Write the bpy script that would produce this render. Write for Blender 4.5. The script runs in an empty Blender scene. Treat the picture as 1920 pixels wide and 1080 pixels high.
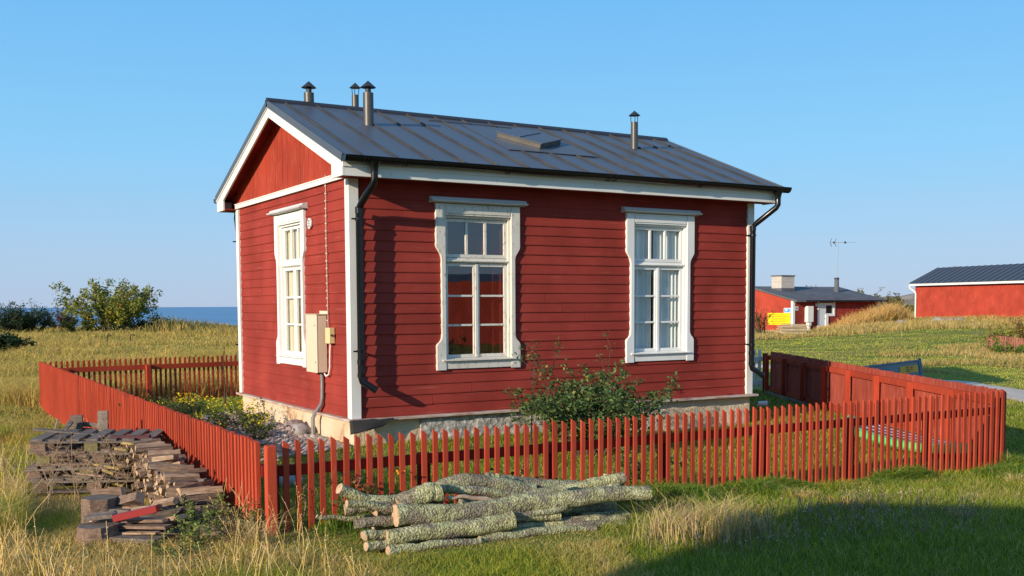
import bpy, math, random
import numpy as np
from mathutils import Vector, Matrix, noise
random.seed(7); RNG = np.random.default_rng(11)
R = math.radians
S = bpy.context.scene
COL = S.collection

# ------------------------------------------------------------------ camera
CAM = Vector((-5.0567, -12.4914, 1.4479))
PIT, ROLL, YAW, F, SY = -0.0679, -0.0046, 0.5375, 1938.1, 164.32
cd = bpy.data.cameras.new('camera'); cam = bpy.data.objects.new('camera', cd); COL.objects.link(cam)
fw = Vector((math.sin(YAW)*math.cos(PIT), math.cos(YAW)*math.cos(PIT), math.sin(PIT)))
_r = Vector((math.cos(YAW), -math.sin(YAW), 0)); _u = _r.cross(fw)
CR = _r*math.cos(ROLL)+_u*math.sin(ROLL); CU = -_r*math.sin(ROLL)+_u*math.cos(ROLL)
cam.matrix_world = Matrix(((CR.x, CU.x, -fw.x, CAM.x), (CR.y, CU.y, -fw.y, CAM.y), (CR.z, CU.z, -fw.z, CAM.z), (0, 0, 0, 1)))
cd.sensor_width = 36; cd.lens = F/1920*36; cd.shift_y = SY/1920; cd.clip_end = 60000; cd.clip_start = .1
S.camera = cam
S.render.resolution_x = 1920; S.render.resolution_y = 1080

# ------------------------------------------------------------------ world and sun
SAZ, SEL = R(18), R(17)
sd = Vector((-math.cos(SAZ)*math.cos(SEL), -math.sin(SAZ)*math.cos(SEL), math.sin(SEL)))
W = bpy.data.worlds.new('World'); S.world = W; W.use_nodes = True
nt = W.node_tree; bg = nt.nodes['Background']
sky = nt.nodes.new('ShaderNodeTexSky'); sky.sky_type = 'NISHITA'; sky.sun_disc = False
sky.sun_elevation = SEL; sky.sun_rotation = math.atan2(sd.x, sd.y)
sky.air_density = 1.0; sky.dust_density = 0.35; sky.ozone_density = 2.2
tc = nt.nodes.new('ShaderNodeTexCoord'); sx = nt.nodes.new('ShaderNodeSeparateXYZ'); rp = nt.nodes.new('ShaderNodeValToRGB'); mxw = nt.nodes.new('ShaderNodeMix'); mxw.data_type = 'RGBA'
nt.links.new(tc.outputs['Generated'], sx.inputs[0]); nt.links.new(sx.outputs['Z'], rp.inputs[0])
el = rp.color_ramp.elements; el[0].position = 0; el[0].color = (2.55, 3.25, 4.4, 1); el[1].position = 1; el[1].color = (.7, 1.7, 3.6, 1)
for p_, c_ in ((.06, (2.2, 3.45, 4.9)), (.14, (1.5, 3.5, 5.4)), (.28, (.95, 2.9, 5.3)), (.5, (.9, 2.2, 4.2))):
    e_ = el.new(p_); e_.color = (*c_, 1)
mxw.inputs[0].default_value = .94; nt.links.new(sky.outputs[0], mxw.inputs[6]); nt.links.new(rp.outputs[0], mxw.inputs[7])
nt.links.new(mxw.outputs[2], bg.inputs[0]); bg.inputs[1].default_value = 0.15
sl = bpy.data.lights.new('sun', 'SUN'); sl.energy = 5.0; sl.angle = R(.5); sl.color = (1, .86, .68)
so = bpy.data.objects.new('sun', sl); COL.objects.link(so)
so.rotation_euler = (-sd).to_track_quat('-Z', 'Y').to_euler(); so.location = (0, 0, 30)
S.view_settings.view_transform = 'Standard'; S.view_settings.look = 'None'
S.view_settings.exposure = 0.22; S.view_settings.gamma = 1
S.cycles.max_bounces = 6; S.cycles.transparent_max_bounces = 8

# ------------------------------------------------------------------ helpers
def ray(px, py): return fw+CR*((px-960)/F)-CU*((py-540-SY)/F)
def dep(px, py, D): return CAM+ray(px, py)*D
def onz(px, py, z):
    d = ray(px, py); return CAM+d*((z-CAM.z)/d.z)
def onx(px, py, x):
    d = ray(px, py); return CAM+d*((x-CAM.x)/d.x)
def ss(x, a, b):
    t = np.clip((np.asarray(x, float)-a)/(b-a), 0, 1); return t*t*(3-2*t)

def vnoise(x, y, seed=0):
    x = np.asarray(x, float); y = np.asarray(y, float)
    xi = np.floor(x).astype(np.int64); yi = np.floor(y).astype(np.int64)
    xf = x-xi; yf = y-yi; u = xf*xf*(3-2*xf); v = yf*yf*(3-2*yf)
    def h(a, b):
        n = (a*374761393+b*668265263+seed*974711) & 0x7fffffff
        n = ((n ^ (n >> 13))*1274126177) & 0x7fffffff
        return ((n ^ (n >> 16)) & 0xffff)/65535.
    return (h(xi, yi)*(1-u)+h(xi+1, yi)*u)*(1-v)+(h(xi, yi+1)*(1-u)+h(xi+1, yi+1)*u)*v
def fbm(x, y, seed=0, o=3):
    s = 0; a = .5; t = 0
    for i in range(o):
        s = s+a*vnoise(x*2**i, y*2**i, seed+i*17); t += a; a *= .5
    return s/t

def cam_sd(x, y):
    dx = x-CAM.x; dy = y-CAM.y
    D = dx*math.sin(YAW)+dy*math.cos(YAW)
    lat = dx*math.cos(YAW)-dy*math.sin(YAW)
    return lat/np.maximum(D, .5), D
HL, HW = 6.89, 4.97
def ground(x, y):
    x = np.asarray(x, float); y = np.asarray(y, float)
    s, D = cam_sd(x, y)
    rise = ss(D, 28, 78)*np.interp(s, [-.35, -.1, .1, .27, .39, .7], [.25, .12, .0, .05, .74, 1.5])
    rise = rise+ss(D, 78, 112)*np.interp(s, [.24, .36, .5], [0., .9, 1.5])
    fall = np.maximum(D-np.interp(s, [-.3, .1, .3, .45], [82, 88, 112, 200]), 0)*.16
    fall = np.minimum(fall, 9)
    d = np.hypot(np.maximum(np.maximum(-x, x-HL), 0), np.maximum(np.maximum(-y, y-HW), 0))
    bump = .16*np.exp(-(d/.9)**2)*(1-ss(x, 2, 6))
    und = (fbm(x*.25, y*.25, 5)-.5)*.22*ss(D, 14, 40)+(fbm(x*.9, y*.9, 9)-.5)*.06*ss(D, 4, 9)
    return -.52+.21*(1-ss(D, 8.2, 12.2))+rise-fall+bump+und*np.where(D > 0, 1, 0)
def G(x, y): return float(ground(x, y))

def tag(o, label=None, cat=None, group=None, kind=None):
    if label: o['label'] = label
    if cat: o['category'] = cat
    if group: o['group'] = group
    if kind: o['kind'] = kind
    return o
def empty(name, loc, label, cat, group=None, rz=0):
    o = bpy.data.objects.new(name, None); COL.objects.link(o); o.location = loc; o.rotation_euler = (0, 0, rz)
    o.empty_display_size = .1
    return tag(o, label, cat, group)
def root_loc(o):
    while o.parent: o = o.parent
    return o.location

class MB:
    def __init__(s): s.v = []; s.f = []; s.m = []
    def add(s, vs, fs, mi=0):
        b = len(s.v); s.v += [tuple(v) for v in vs]
        for f in fs: s.f.append(tuple(b+i for i in f)); s.m.append(mi)
    def fbox(s, fr, u0, u1, z0, z1, d0, d1, mi=0):
        O, U, V, N = fr
        P = [O+U*u+V*z+N*d for d in (d0, d1) for z in (z0, z1) for u in (u0, u1)]
        q = [(0, 1, 3, 2), (4, 6, 7, 5), (0, 4, 5, 1), (2, 3, 7, 6), (0, 2, 6, 4), (1, 5, 7, 3)]
        if U.cross(V).dot(N) > 0: q = [t[::-1] for t in q]
        q = [t[::-1] for t in q] if (d1-d0)*(u1-u0)*(z1-z0) < 0 else q
        s.add(P, q, mi)
    def box(s, x0, x1, y0, y1, z0, z1, mi=0):
        s.fbox((Vector((0, 0, 0)), Vector((1, 0, 0)), Vector((0, 1, 0)), Vector((0, 0, 1))), x0, x1, y0, y1, z0, z1, mi)
    def prism(s, poly, fr, d0, d1, mi=0):
        O, U, V, N = fr; n = len(poly)
        P = [O+U*p[0]+V*p[1]+N*d0 for p in poly]+[O+U*p[0]+V*p[1]+N*d1 for p in poly]
        s.add(P, [tuple(range(n))[::-1], tuple(range(n, 2*n))]+[(i, (i+1) % n, n+(i+1) % n, n+i) for i in range(n)], mi)
    def tube(s, pts, rad, n=10, caps=True, mi=0, capmi=None, wob=None):
        pts = [Vector(p) for p in pts]; k = len(pts)
        if not hasattr(rad, '__len__'): rad = [rad]*k
        T = [(pts[min(i+1, k-1)]-pts[max(i-1, 0)]).normalized() for i in range(k)]
        a = T[0].cross(Vector((0, 0, 1)));
        if a.length < .1: a = T[0].cross(Vector((1, 0, 0)))
        a.normalize(); V = []
        for i in range(k):
            a = (a-T[i]*a.dot(T[i])).normalized(); b = T[i].cross(a)
            for j in range(n):
                t = 2*math.pi*j/n; r = rad[i]
                if wob: r *= wob(i/(k-1), t)
                V.append(pts[i]+a*(r*math.cos(t))+b*(r*math.sin(t)))
        F_ = [(i*n+j, i*n+(j+1) % n, (i+1)*n+(j+1) % n, (i+1)*n+j) for i in range(k-1) for j in range(n)]
        s.add(V, F_, mi)
        if caps:
            cm = mi if capmi is None else capmi
            s.add(V[:n], [tuple(range(n))[::-1]], cm); s.add(V[-n:], [tuple(range(n))], cm)
    def cone(s, c, r, h, n=20, mi=0):
        c = Vector(c); V = [c+Vector((r*math.cos(2*math.pi*j/n), r*math.sin(2*math.pi*j/n), 0)) for j in range(n)]+[c+Vector((0, 0, h))]
        s.add(V, [(j, (j+1) % n, n) for j in range(n)]+[tuple(range(n))[::-1]], mi)
    def build(s, name, mats, parent=None, smooth=False, org=None, bevel=0):
        me = bpy.data.meshes.new(name)
        o = bpy.data.objects.new(name, me); COL.objects.link(o)
        if parent is not None: l = root_loc(parent); o.parent = parent
        elif org is not None: l = Vector(org); o.location = l
        else: l = Vector((0, 0, 0))
        me.from_pydata([(v[0]-l[0], v[1]-l[1], v[2]-l[2]) for v in s.v], [], s.f)
        if not isinstance(mats, (list, tuple)): mats = [mats]
        for m in mats: me.materials.append(m)
        me.polygons.foreach_set('material_index', s.m)
        if smooth: me.polygons.foreach_set('use_smooth', [True]*len(s.f))
        me.update()
        if smooth:
            try: me.set_sharp_from_angle(angle=R(40))
            except Exception: pass
        if bevel:
            b = o.modifiers.new('bevel', 'BEVEL'); b.width = bevel; b.segments = 1; b.limit_method = 'ANGLE'
        return o

def npmesh(name, V, quads=None, tris=None, col=None, mat=None, parent=None, loc=(0, 0, 0), smooth=False):
    me = bpy.data.meshes.new(name); V = np.asarray(V, np.float32)-np.asarray(loc, np.float32)
    nq = 0 if quads is None else len(quads); ntr = 0 if tris is None else len(tris)
    me.vertices.add(len(V)); me.vertices.foreach_set('co', V.ravel())
    me.loops.add(nq*4+ntr*3); me.polygons.add(nq+ntr)
    idx = []
    if nq: idx.append(np.asarray(quads, np.int32).ravel())
    if ntr: idx.append(np.asarray(tris, np.int32).ravel())
    me.loops.foreach_set('vertex_index', np.concatenate(idx))
    st = np.concatenate([np.arange(nq)*4, nq*4+np.arange(ntr)*3]).astype(np.int32)
    me.polygons.foreach_set('loop_start', st)
    if smooth: me.polygons.foreach_set('use_smooth', np.ones(nq+ntr, bool))
    me.update(calc_edges=True)
    if col is not None:
        a = me.color_attributes.new('col', 'FLOAT_COLOR', 'POINT')
        c = np.ones((len(V), 4), np.float32); c[:, :3] = col; a.data.foreach_set('color', c.ravel())
    if mat: me.materials.append(mat)
    o = bpy.data.objects.new(name, me); COL.objects.link(o)
    if parent is not None: o.parent = parent
    else: o.location = loc
    return o

# ------------------------------------------------------------------ materials
class NT:
    def __init__(s, name):
        s.m = bpy.data.materials.new(name); s.m.use_nodes = True; s.t = s.m.node_tree
        s.b = s.t.nodes['Principled BSDF']; s.out = s.t.nodes['Material Output']
        s.tc = s.t.nodes.new('ShaderNodeTexCoord')
    def n(s, ty, **k):
        o = s.t.nodes.new(ty)
        for a, v in k.items(): setattr(o, a, v)
        return o
    def l(s, a, b): s.t.links.new(a, b)
    def map(s, sc=(1, 1, 1), obj=True):
        g = s.n('ShaderNodeNewGeometry'); m = s.n('ShaderNodeMapping'); m.inputs['Scale'].default_value = sc
        s.l(s.tc.outputs['Object'] if obj else g.outputs['Position'], m.inputs[0]); return m.outputs[0]
    def noise(s, sc=5, det=4, rough=.55, vec=None, dist=0):
        o = s.n('ShaderNodeTexNoise'); o.inputs['Scale'].default_value = sc; o.inputs['Detail'].default_value = det
        o.inputs['Roughness'].default_value = rough; o.inputs['Distortion'].default_value = dist
        if vec is not None: s.l(vec, o.inputs['Vector'])
        return o.outputs['Fac']
    def ramp(s, fac, stops):
        o = s.n('ShaderNodeValToRGB'); e = o.color_ramp.elements
        while len(e) < len(stops): e.new(.5)
        for i, (p, c) in enumerate(stops):
            e[i].position = p; e[i].color = (c[0], c[1], c[2], 1) if hasattr(c, '__len__') else (c, c, c, 1)
        s.l(fac, o.inputs[0]); return o.outputs[0]
    def mix(s, fac, a, b, mode='MIX'):
        o = s.n('ShaderNodeMix', data_type='RGBA', blend_type=mode)
        for i, x in ((0, fac), (6, a), (7, b)):
            if hasattr(x, 'type') or hasattr(x, 'is_linked'): s.l(x, o.inputs[i])
            elif hasattr(x, '__len__'): o.inputs[i].default_value = (x[0], x[1], x[2], 1)
            else: o.inputs[i].default_value = x
        return o.outputs[2]
    def bump(s, h, st=.3, d=.02):
        o = s.n('ShaderNodeBump'); o.inputs['Strength'].default_value = st; o.inputs['Distance'].default_value = d
        s.l(h, o.inputs['Height']); s.l(o.outputs[0], s.b.inputs['Normal']); return o
    def rnd(s):
        return s.n('ShaderNodeObjectInfo').outputs['Random']
    def setc(s, c, rough=.7, spec=.3, metal=0):
        if hasattr(c, 'is_linked'): s.l(c, s.b.inputs['Base Color'])
        else: s.b.inputs['Base Color'].default_value = (*c, 1)
        s.b.inputs['Roughness'].default_value = rough; s.b.inputs['Specular IOR Level'].default_value = spec
        s.b.inputs['Metallic'].default_value = metal
        return s.m

def paint_red(name, base, worn, amt=.62, grain=(1, 1, 14), wornsoft=.08, rv=0.0, sc=4, brt=(.82, 1.15)):
    k = NT(name); v = k.map(grain, obj=False)
    n1 = k.noise(sc, 6, .6, v); n2 = k.noise(1.3, 3, .5, k.map((1, 1, 1), False))
    c = k.mix(k.ramp(n1, [(amt, 0), (amt+wornsoft, 1)]), base, worn)
    lo = tuple(x*brt[0] for x in (1, 1, 1)); hi = tuple(x*brt[1] for x in (1, 1, 1))
    c = k.mix(1.0, c, k.ramp(n2, [(.3, lo), (.7, hi)]), 'MULTIPLY')
    if rv:
        c = k.mix(1.0, c, k.ramp(k.rnd(), [(0, (1-rv,)*3), (1, (1+rv*.6,)*3)]), 'MULTIPLY')
    k.setc(c, .85, .08); k.bump(n1, .25, .006); return k.m
M = {}
M['red'] = paint_red('falun_red_siding', (.285, .042, .031), (.38, .095, .07), .60, (.35, .35, 9), .12, brt=(.76, 1.18))
M['red_gable'] = paint_red('weathered_red_boards', (.34, .046, .026), (.52, .19, .12), .57, (16, 16, .8), .16)
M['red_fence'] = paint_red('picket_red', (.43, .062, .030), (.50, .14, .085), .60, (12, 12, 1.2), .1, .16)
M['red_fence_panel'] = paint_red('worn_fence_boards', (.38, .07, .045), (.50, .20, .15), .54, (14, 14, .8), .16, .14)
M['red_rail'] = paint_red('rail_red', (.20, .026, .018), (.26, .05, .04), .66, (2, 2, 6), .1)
M['red_far'] = paint_red('far_red', (.42, .060, .036), (.52, .15, .10), .60, (5, 5, .35), .12)
M['red_soffit'] = paint_red('soffit_red', (.26, .035, .025), (.30, .05, .03), .66, (8, 8, 1), .1)

def paint_white(name, base=(.78, .76, .70), dirt=(.42, .36, .27), amt=.66, grain=(6, 6, .8), soft=.06):
    k = NT(name); v = k.map(grain, False)
    n1 = k.noise(5, 6, .65, v); n2 = k.noise(1.7, 3, .5, k.map((1, 1, 1), False))
    c = k.mix(k.ramp(n1, [(amt, 0), (amt+soft, 1)]), base, dirt)
    c = k.mix(1.0, c, k.ramp(n2, [(.3, (.90, .90, .89)), (.65, (1, 1, 1))]), 'MULTIPLY')
    k.setc(c, .55, .35); k.bump(n1, .15, .004); return k.m
M['white'] = paint_white('white_paint')
M['white_worn'] = paint_white('worn_white_paint', (.70, .66, .58), (.44, .38, .28), .56, (7, 7, 2.2), .08)
M['white_clean'] = paint_white('clean_white', (.80, .79, .75), (.6, .56, .48), .72)
M['cornice'] = paint_white('grey_white_cornice', (.58, .58, .57), (.3, .3, .3), .66, (1, 1, 3))

k = NT('roof_metal'); n1 = k.noise(1.2, 5, .6, k.map((1, 1, 1), False)); n2 = k.noise(30, 3, .5, k.map((1, 1, 1), False))
c = k.ramp(n1, [(.3, (.062, .068, .080)), (.7, (.088, .094, .108))])
c = k.mix(k.ramp(n2, [(.72, 0), (.78, .5)]), c, (.15, .12, .10))
M['roof'] = k.setc(c, .42, .5); k.bump(n1, .12, .03)
k.l(k.ramp(n1, [(.3, .36), (.7, .5)]), k.b.inputs['Roughness'])
k = NT('seam_metal'); M['seam'] = k.setc(k.ramp(k.noise(6, 3), [(.35, (.035, .035, .037)), (.65, (.065, .060, .056))]), .5, .4)
k = NT('black_gutter'); M['black'] = k.setc((.006, .006, .007), .25, .4)
k = NT('flue_metal'); M['flue'] = k.setc(k.ramp(k.noise(7, 3), [(.3, (.075, .07, .062)), (.7, (.11, .10, .09))]), .42, .5, .35)
k = NT('dark_cap'); M['cap'] = k.setc((.03, .028, .032), .45, .4)

# plaster foundation
k = NT('old_plaster'); p = k.map((1, 1, 1), False)
n1 = k.noise(2.2, 6, .65, p, .4); n2 = k.noise(6, 5, .7, p); n3 = k.noise(25, 3, .6, p)
c = k.ramp(n1, [(.30, (.36, .20, .11)), (.42, (.62, .46, .30)), (.58, (.66, .53, .38)), (.72, (.58, .50, .40))])
c = k.mix(k.ramp(n2, [(.63, 0), (.68, .75)]), c, (.26, .17, .12))
M['plaster'] = k.setc(c, .9, .15)
k.bump(k.mix(.5, n2, n3), .9, .03)
k = NT('rubble_stone'); p = k.map((1, 1, 1), False)
vo = k.n('ShaderNodeTexVoronoi', feature='F1'); vo.inputs['Scale'].default_value = 11; k.l(p, vo.inputs['Vector'])
n2 = k.noise(14, 5, .7, p)
c = k.ramp(n2, [(.3, (.20, .18, .17)), (.5, (.45, .42, .38)), (.65, (.62, .60, .55))])
c = k.mix(k.ramp(vo.outputs['Distance'], [(.0, .5), (.35, 0)]), c, (.30, .17, .12))
M['rubble'] = k.setc(c, .9, .2); k.bump(k.mix(.5, vo.outputs['Distance'], n2), 1, .05)
k = NT('drip_board'); n1 = k.noise(5, 5, .6, k.map((1, 1, 8), False))
M['drip'] = k.setc(k.ramp(n1, [(.35, (.36, .20, .15)), (.55, (.52, .40, .33)), (.7, (.56, .48, .42))]), .7, .2)
k = NT('tar_felt'); M['tar'] = k.setc((.045, .040, .038), .8, .2)
k = NT('cream_metal'); M['cream'] = k.setc((.68, .56, .40), .45, .4)
k = NT('cream_plastic'); M['creamp'] = k.setc((.70, .56, .28), .45, .4)
k = NT('galvanised'); M['galv'] = k.setc(k.ramp(k.noise(9, 4), [(.3, (.26, .26, .27)), (.7, (.42, .41, .40))]), .4, .5, .6)
k = NT('cable'); M['cable'] = k.setc((.55, .42, .34), .6, .3)
k = NT('interior'); M['inner'] = k.setc(k.ramp(k.noise(2, 3), [(.3, (.16, .07, .05)), (.7, (.22, .11, .08))]), .9, .1)
k = NT('dark'); M['dark'] = k.setc((.01, .009, .009), .6, .3)
def curtain(name, c):
    k = NT(name); n1 = k.noise(60, 2, .5, k.map((1, 1, 1), False)); M_ = k.setc(k.mix(n1, tuple(x*.9 for x in c), c), .9, .1); k.b.inputs['Emission Strength'].default_value = 0
    return M_
M['curtain'] = curtain('lace_curtain', (.86, .87, .84)); M['curtain2'] = curtain('cream_curtain', (.74, .64, .45)); M['blind'] = curtain('brown_blind', (.22, .09, .075))
def glass(name, refl=.12, tint=(1, 1, 1)):
    m = bpy.data.materials.new(name); m.use_nodes = True; t = m.node_tree; t.nodes.clear()
    o = t.nodes.new('ShaderNodeOutputMaterial'); mx = t.nodes.new('ShaderNodeMixShader'); tr = t.nodes.new('ShaderNodeBsdfTransparent')
    tr.inputs[0].default_value = (*tint, 1)
    gl = t.nodes.new('ShaderNodeBsdfGlossy'); gl.inputs['Roughness'].default_value = .01
    lw = t.nodes.new('ShaderNodeFresnel'); lw.inputs[0].default_value = 1.5
    ad = t.nodes.new('ShaderNodeMath'); ad.operation = 'ADD'; ad.inputs[1].default_value = refl; ad.use_clamp = True
    nz = t.nodes.new('ShaderNodeTexNoise'); nz.inputs['Scale'].default_value = 3; nz.inputs['Detail'].default_value = 1
    ge = t.nodes.new('ShaderNodeNewGeometry'); t.links.new(ge.outputs['Position'], nz.inputs['Vector'])
    bp = t.nodes.new('ShaderNodeBump'); bp.inputs['Strength'].default_value = .05; bp.inputs['Distance'].default_value = .02
    t.links.new(nz.outputs[0], bp.inputs['Height']); t.links.new(bp.outputs[0], gl.inputs['Normal'])
    sb_ = t.nodes.new('ShaderNodeMath'); sb_.operation = 'SUBTRACT'; sb_.use_clamp = True
    t.links.new(lw.outputs[0], ad.inputs[0]); t.links.new(ad.outputs[0], sb_.inputs[0]); t.links.new(ge.outputs['Backfacing'], sb_.inputs[1]); t.links.new(sb_.outputs[0], mx.inputs[0])
    t.links.new(tr.outputs[0], mx.inputs[1]); t.links.new(gl.outputs[0], mx.inputs[2]); t.links.new(mx.outputs[0], o.inputs[0])
    return m
M['glass_old'] = glass('old_glass', .11, (.75, .62, .62)); M['glass'] = glass('clear_glass', .02, (.95, .96, .95))

def leafmat(name, tr=.35, rough=.55):
    m = bpy.data.materials.new(name); m.use_nodes = True; t = m.node_tree; b = t.nodes['Principled BSDF']; o = t.nodes['Material Output']
    a = t.nodes.new('ShaderNodeAttribute'); a.attribute_name = 'col'
    t.links.new(a.outputs['Color'], b.inputs['Base Color']); b.inputs['Roughness'].default_value = rough
    b.inputs['Specular IOR Level'].default_value = .25
    ts = t.nodes.new('ShaderNodeBsdfTranslucent'); t.links.new(a.outputs['Color'], ts.inputs[0])
    mx = t.nodes.new('ShaderNodeMixShader'); mx.inputs[0].default_value = tr
    t.links.new(b.outputs[0], mx.inputs[1]); t.links.new(ts.outputs[0], mx.inputs[2]); t.links.new(mx.outputs[0], o.inputs[0])
    return m
M['leaf'] = leafmat('leaf'); M['grass'] = leafmat('grass_blade', .4, .6); M['attr'] = leafmat('attr_matte', 0.0, .85)

k = NT('ground_soil'); p = k.map((1, 1, 1), False)
n1 = k.noise(.35, 5, .6, p); n2 = k.noise(3.5, 5, .7, p); n3 = k.noise(30, 4, .7, p)
c = k.ramp(n1, [(.35, (.10, .14, .02)), (.5, (.17, .19, .03)), (.65, (.26, .21, .06))])
c = k.mix(k.ramp(n2, [(.45, 0), (.7, .4)]), c, (.15, .11, .05))
c = k.mix(1.0, c, k.ramp(n3, [(.3, (.75, .75, .75)), (.7, (1.3, 1.3, 1.25))]), 'MULTIPLY')
M['ground'] = k.setc(c, .95, .1); k.bump(k.mix(.4, n2, n3), .35, .04)
k = NT('gravel'); p = k.map((1, 1, 1), False); n1 = k.noise(.8, 5, .6, p); n3 = k.noise(45, 3, .7, p)
c = k.ramp(n1, [(.35, (.50, .41, .33)), (.65, (.66, .56, .46))]); c = k.mix(1.0, c, k.ramp(n3, [(.3, (.7, .7, .7)), (.7, (1.2, 1.2, 1.2))]), 'MULTIPLY')
M['gravel'] = k.setc(c, .95, .1); k.bump(n3, .25, .02)
k = NT('sea_water'); p = k.map((.08, .25, 1), False); n1 = k.noise(1.2, 6, .65, p); n2 = k.noise(.02, 4, .5, k.map((.3, 1.2, 1), False))
c = k.ramp(n2, [(.35, (.05, .13, .26)), (.65, (.10, .21, .36))])
M['sea'] = k.setc(c, .35, .5); k.bump(n1, .6, .35)
k = NT('granite'); p = k.map((1, 1, 1), False); n1 = k.noise(.25, 6, .65, p); n2 = k.noise(2.5, 5, .7, p)
c = k.ramp(n1, [(.3, (.16, .15, .09)), (.45, (.30, .24, .18)), (.6, (.40, .33, .27)), (.75, (.22, .20, .10))])
c = k.mix(1.0, c, k.ramp(n2, [(.3, (.6, .6, .6)), (.7, (1.2, 1.2, 1.2))]), 'MULTIPLY')
M['rock'] = k.setc(c, .9, .2); k.bump(k.mix(.5, n1, n2), 1, .5)
k = NT('stone'); p = k.map((1, 1, 1), False); n1 = k.noise(9, 5, .6, p)
c = k.mix(.6, k.ramp(n1, [(.3, (.22, .17, .15)), (.7, (.46, .40, .36))]), k.ramp(k.rnd(), [(0, (.34, .19, .15)), (.5, (.32, .29, .28)), (1, (.45, .40, .35))]))
M['stone'] = k.setc(c, .8, .2); k.bump(n1, .4, .02)
# bark and sawn wood
k = NT('lichen_bark'); p = k.map((1, 1, 1), False)
n1 = k.noise(9, 5, .7, p); n2 = k.noise(48, 4, .75, p); n4 = k.noise(5.5, 4, .6, p)
bark = k.ramp(n2, [(.3, (.12, .10, .075)), (.5, (.27, .23, .17)), (.7, (.40, .35, .27))])
vo = k.n('ShaderNodeTexVoronoi', feature='F1'); vo.inputs['Scale'].default_value = 62; k.l(p, vo.inputs['Vector'])
lich = k.ramp(k.mix(.45, n1, n2), [(.38, (.28, .26, .13)), (.46, (.36, .36, .19)), (.54, (.50, .49, .30)), (.63, (.62, .61, .44))]); lich = k.mix(1.0, lich, k.ramp(k.rnd(), [(0, (.80, .80, .80)), (.5, (1, 1, .95)), (1, (1.12, 1.08, .92))]), 'MULTIPLY')
msk = k.ramp(k.mix(.55, n1, n2), [(.40, 0), (.50, 1)]); msk = k.mix(1.0, msk, k.ramp(n4, [(.42, 0), (.50, 1)]), 'MULTIPLY')
c = k.mix(msk, bark, lich)
c = k.mix(1.0, c, k.ramp(vo.outputs['Distance'], [(.1, (1.06, 1.06, 1.04)), (.65, (.74, .72, .66))]), 'MULTIPLY')
M['lichen'] = k.setc(c, .95, .1); k.bump(k.mix(.5, n1, vo.outputs['Distance']), .8, .02)
def wood(name, a, b, grain=(3, 30, 30), rv=.25):
    k = NT(name); n1 = k.noise(2.5, 6, .65, k.map(grain)); n2 = k.noise(12, 3, .6, k.map((1, 1, 1)))
    c = k.ramp(n1, [(.3, a), (.7, b)]); c = k.mix(1.0, c, k.ramp(n2, [(.35, (.8, .78, .76)), (.65, (1.1, 1.1, 1.1))]), 'MULTIPLY')
    c = k.mix(1.0, c, k.ramp(k.rnd(), [(0, (1-rv, 1-rv, 1-rv*.9)), (1, (1+rv, 1+rv*.9, 1+rv*.8))]), 'MULTIPLY')
    k.setc(c, .85, .15); k.bump(n1, .5, .01); return k.m
M['cut'] = wood('sawn_end', (.42, .27, .15), (.60, .43, .28), (8, 8, 8), .1)
M['grey_wood'] = wood('weathered_grey_wood', (.09, .07, .055), (.27, .22, .18))
M['split'] = wood('split_birch_wood', (.17, .11, .07), (.44, .31, .21))
M['oldsplit'] = wood('old_split_wood', (.11, .072, .05), (.29, .20, .15))
M['moss_wood'] = wood('mossy_wood', (.14, .12, .05), (.33, .29, .13))
M['yel_wood'] = wood('yellow_lichen_wood', (.22, .16, .06), (.46, .34, .13))
M['pale_wood'] = wood('pale_lumber', (.42, .32, .18), (.66, .55, .36))
M['bare'] = wood('peeled_branch', (.34, .24, .16), (.54, .40, .28))
M['rusty'] = NT('rusty_iron').setc((.09, .05, .035), .8, .2)
M['darkred'] = NT('dark_red_paint').setc((.30, .018, .018), .5, .4)
M['maroon'] = NT('maroon_sheet').setc((.10, .035, .035), .7, .2)

# ------------------------------------------------------------------ setting: ground, sea, rock, road
def axis(n, a, L):
    t = np.linspace(-1, 1, n); return np.sinh(t*a)/math.sinh(a)*L
xs = axis(260, 4.2, 230)+2; ys = axis(260, 4.2, 230)-3
X, Y = np.meshgrid(xs, ys); Z = ground(X, Y)
n = len(xs); I = np.arange(n*n).reshape(n, n)
tag(npmesh('ground', np.stack([X, Y, Z], -1).reshape(-1, 3), quads=np.stack([I[:-1, :-1], I[:-1, 1:], I[1:, 1:], I[1:, :-1]], -1).reshape(-1, 4), mat=M['ground'], smooth=True), kind='structure')
rr = np.concatenate([[0], np.geomspace(5, 30000, 40)]); an = np.linspace(0, 2*math.pi, 97)
RR, AA = np.meshgrid(rr, an); V = np.stack([CAM.x+RR*np.cos(AA), CAM.y+RR*np.sin(AA), np.full_like(RR, -4.2)], -1).reshape(-1, 3)
I = np.arange(RR.size).reshape(RR.shape)
tag(npmesh('sea', V, quads=np.stack([I[:-1, :-1], I[:-1, 1:], I[1:, 1:], I[1:, :-1]], -1).reshape(-1, 4), mat=M['sea']), kind='structure')

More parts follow.
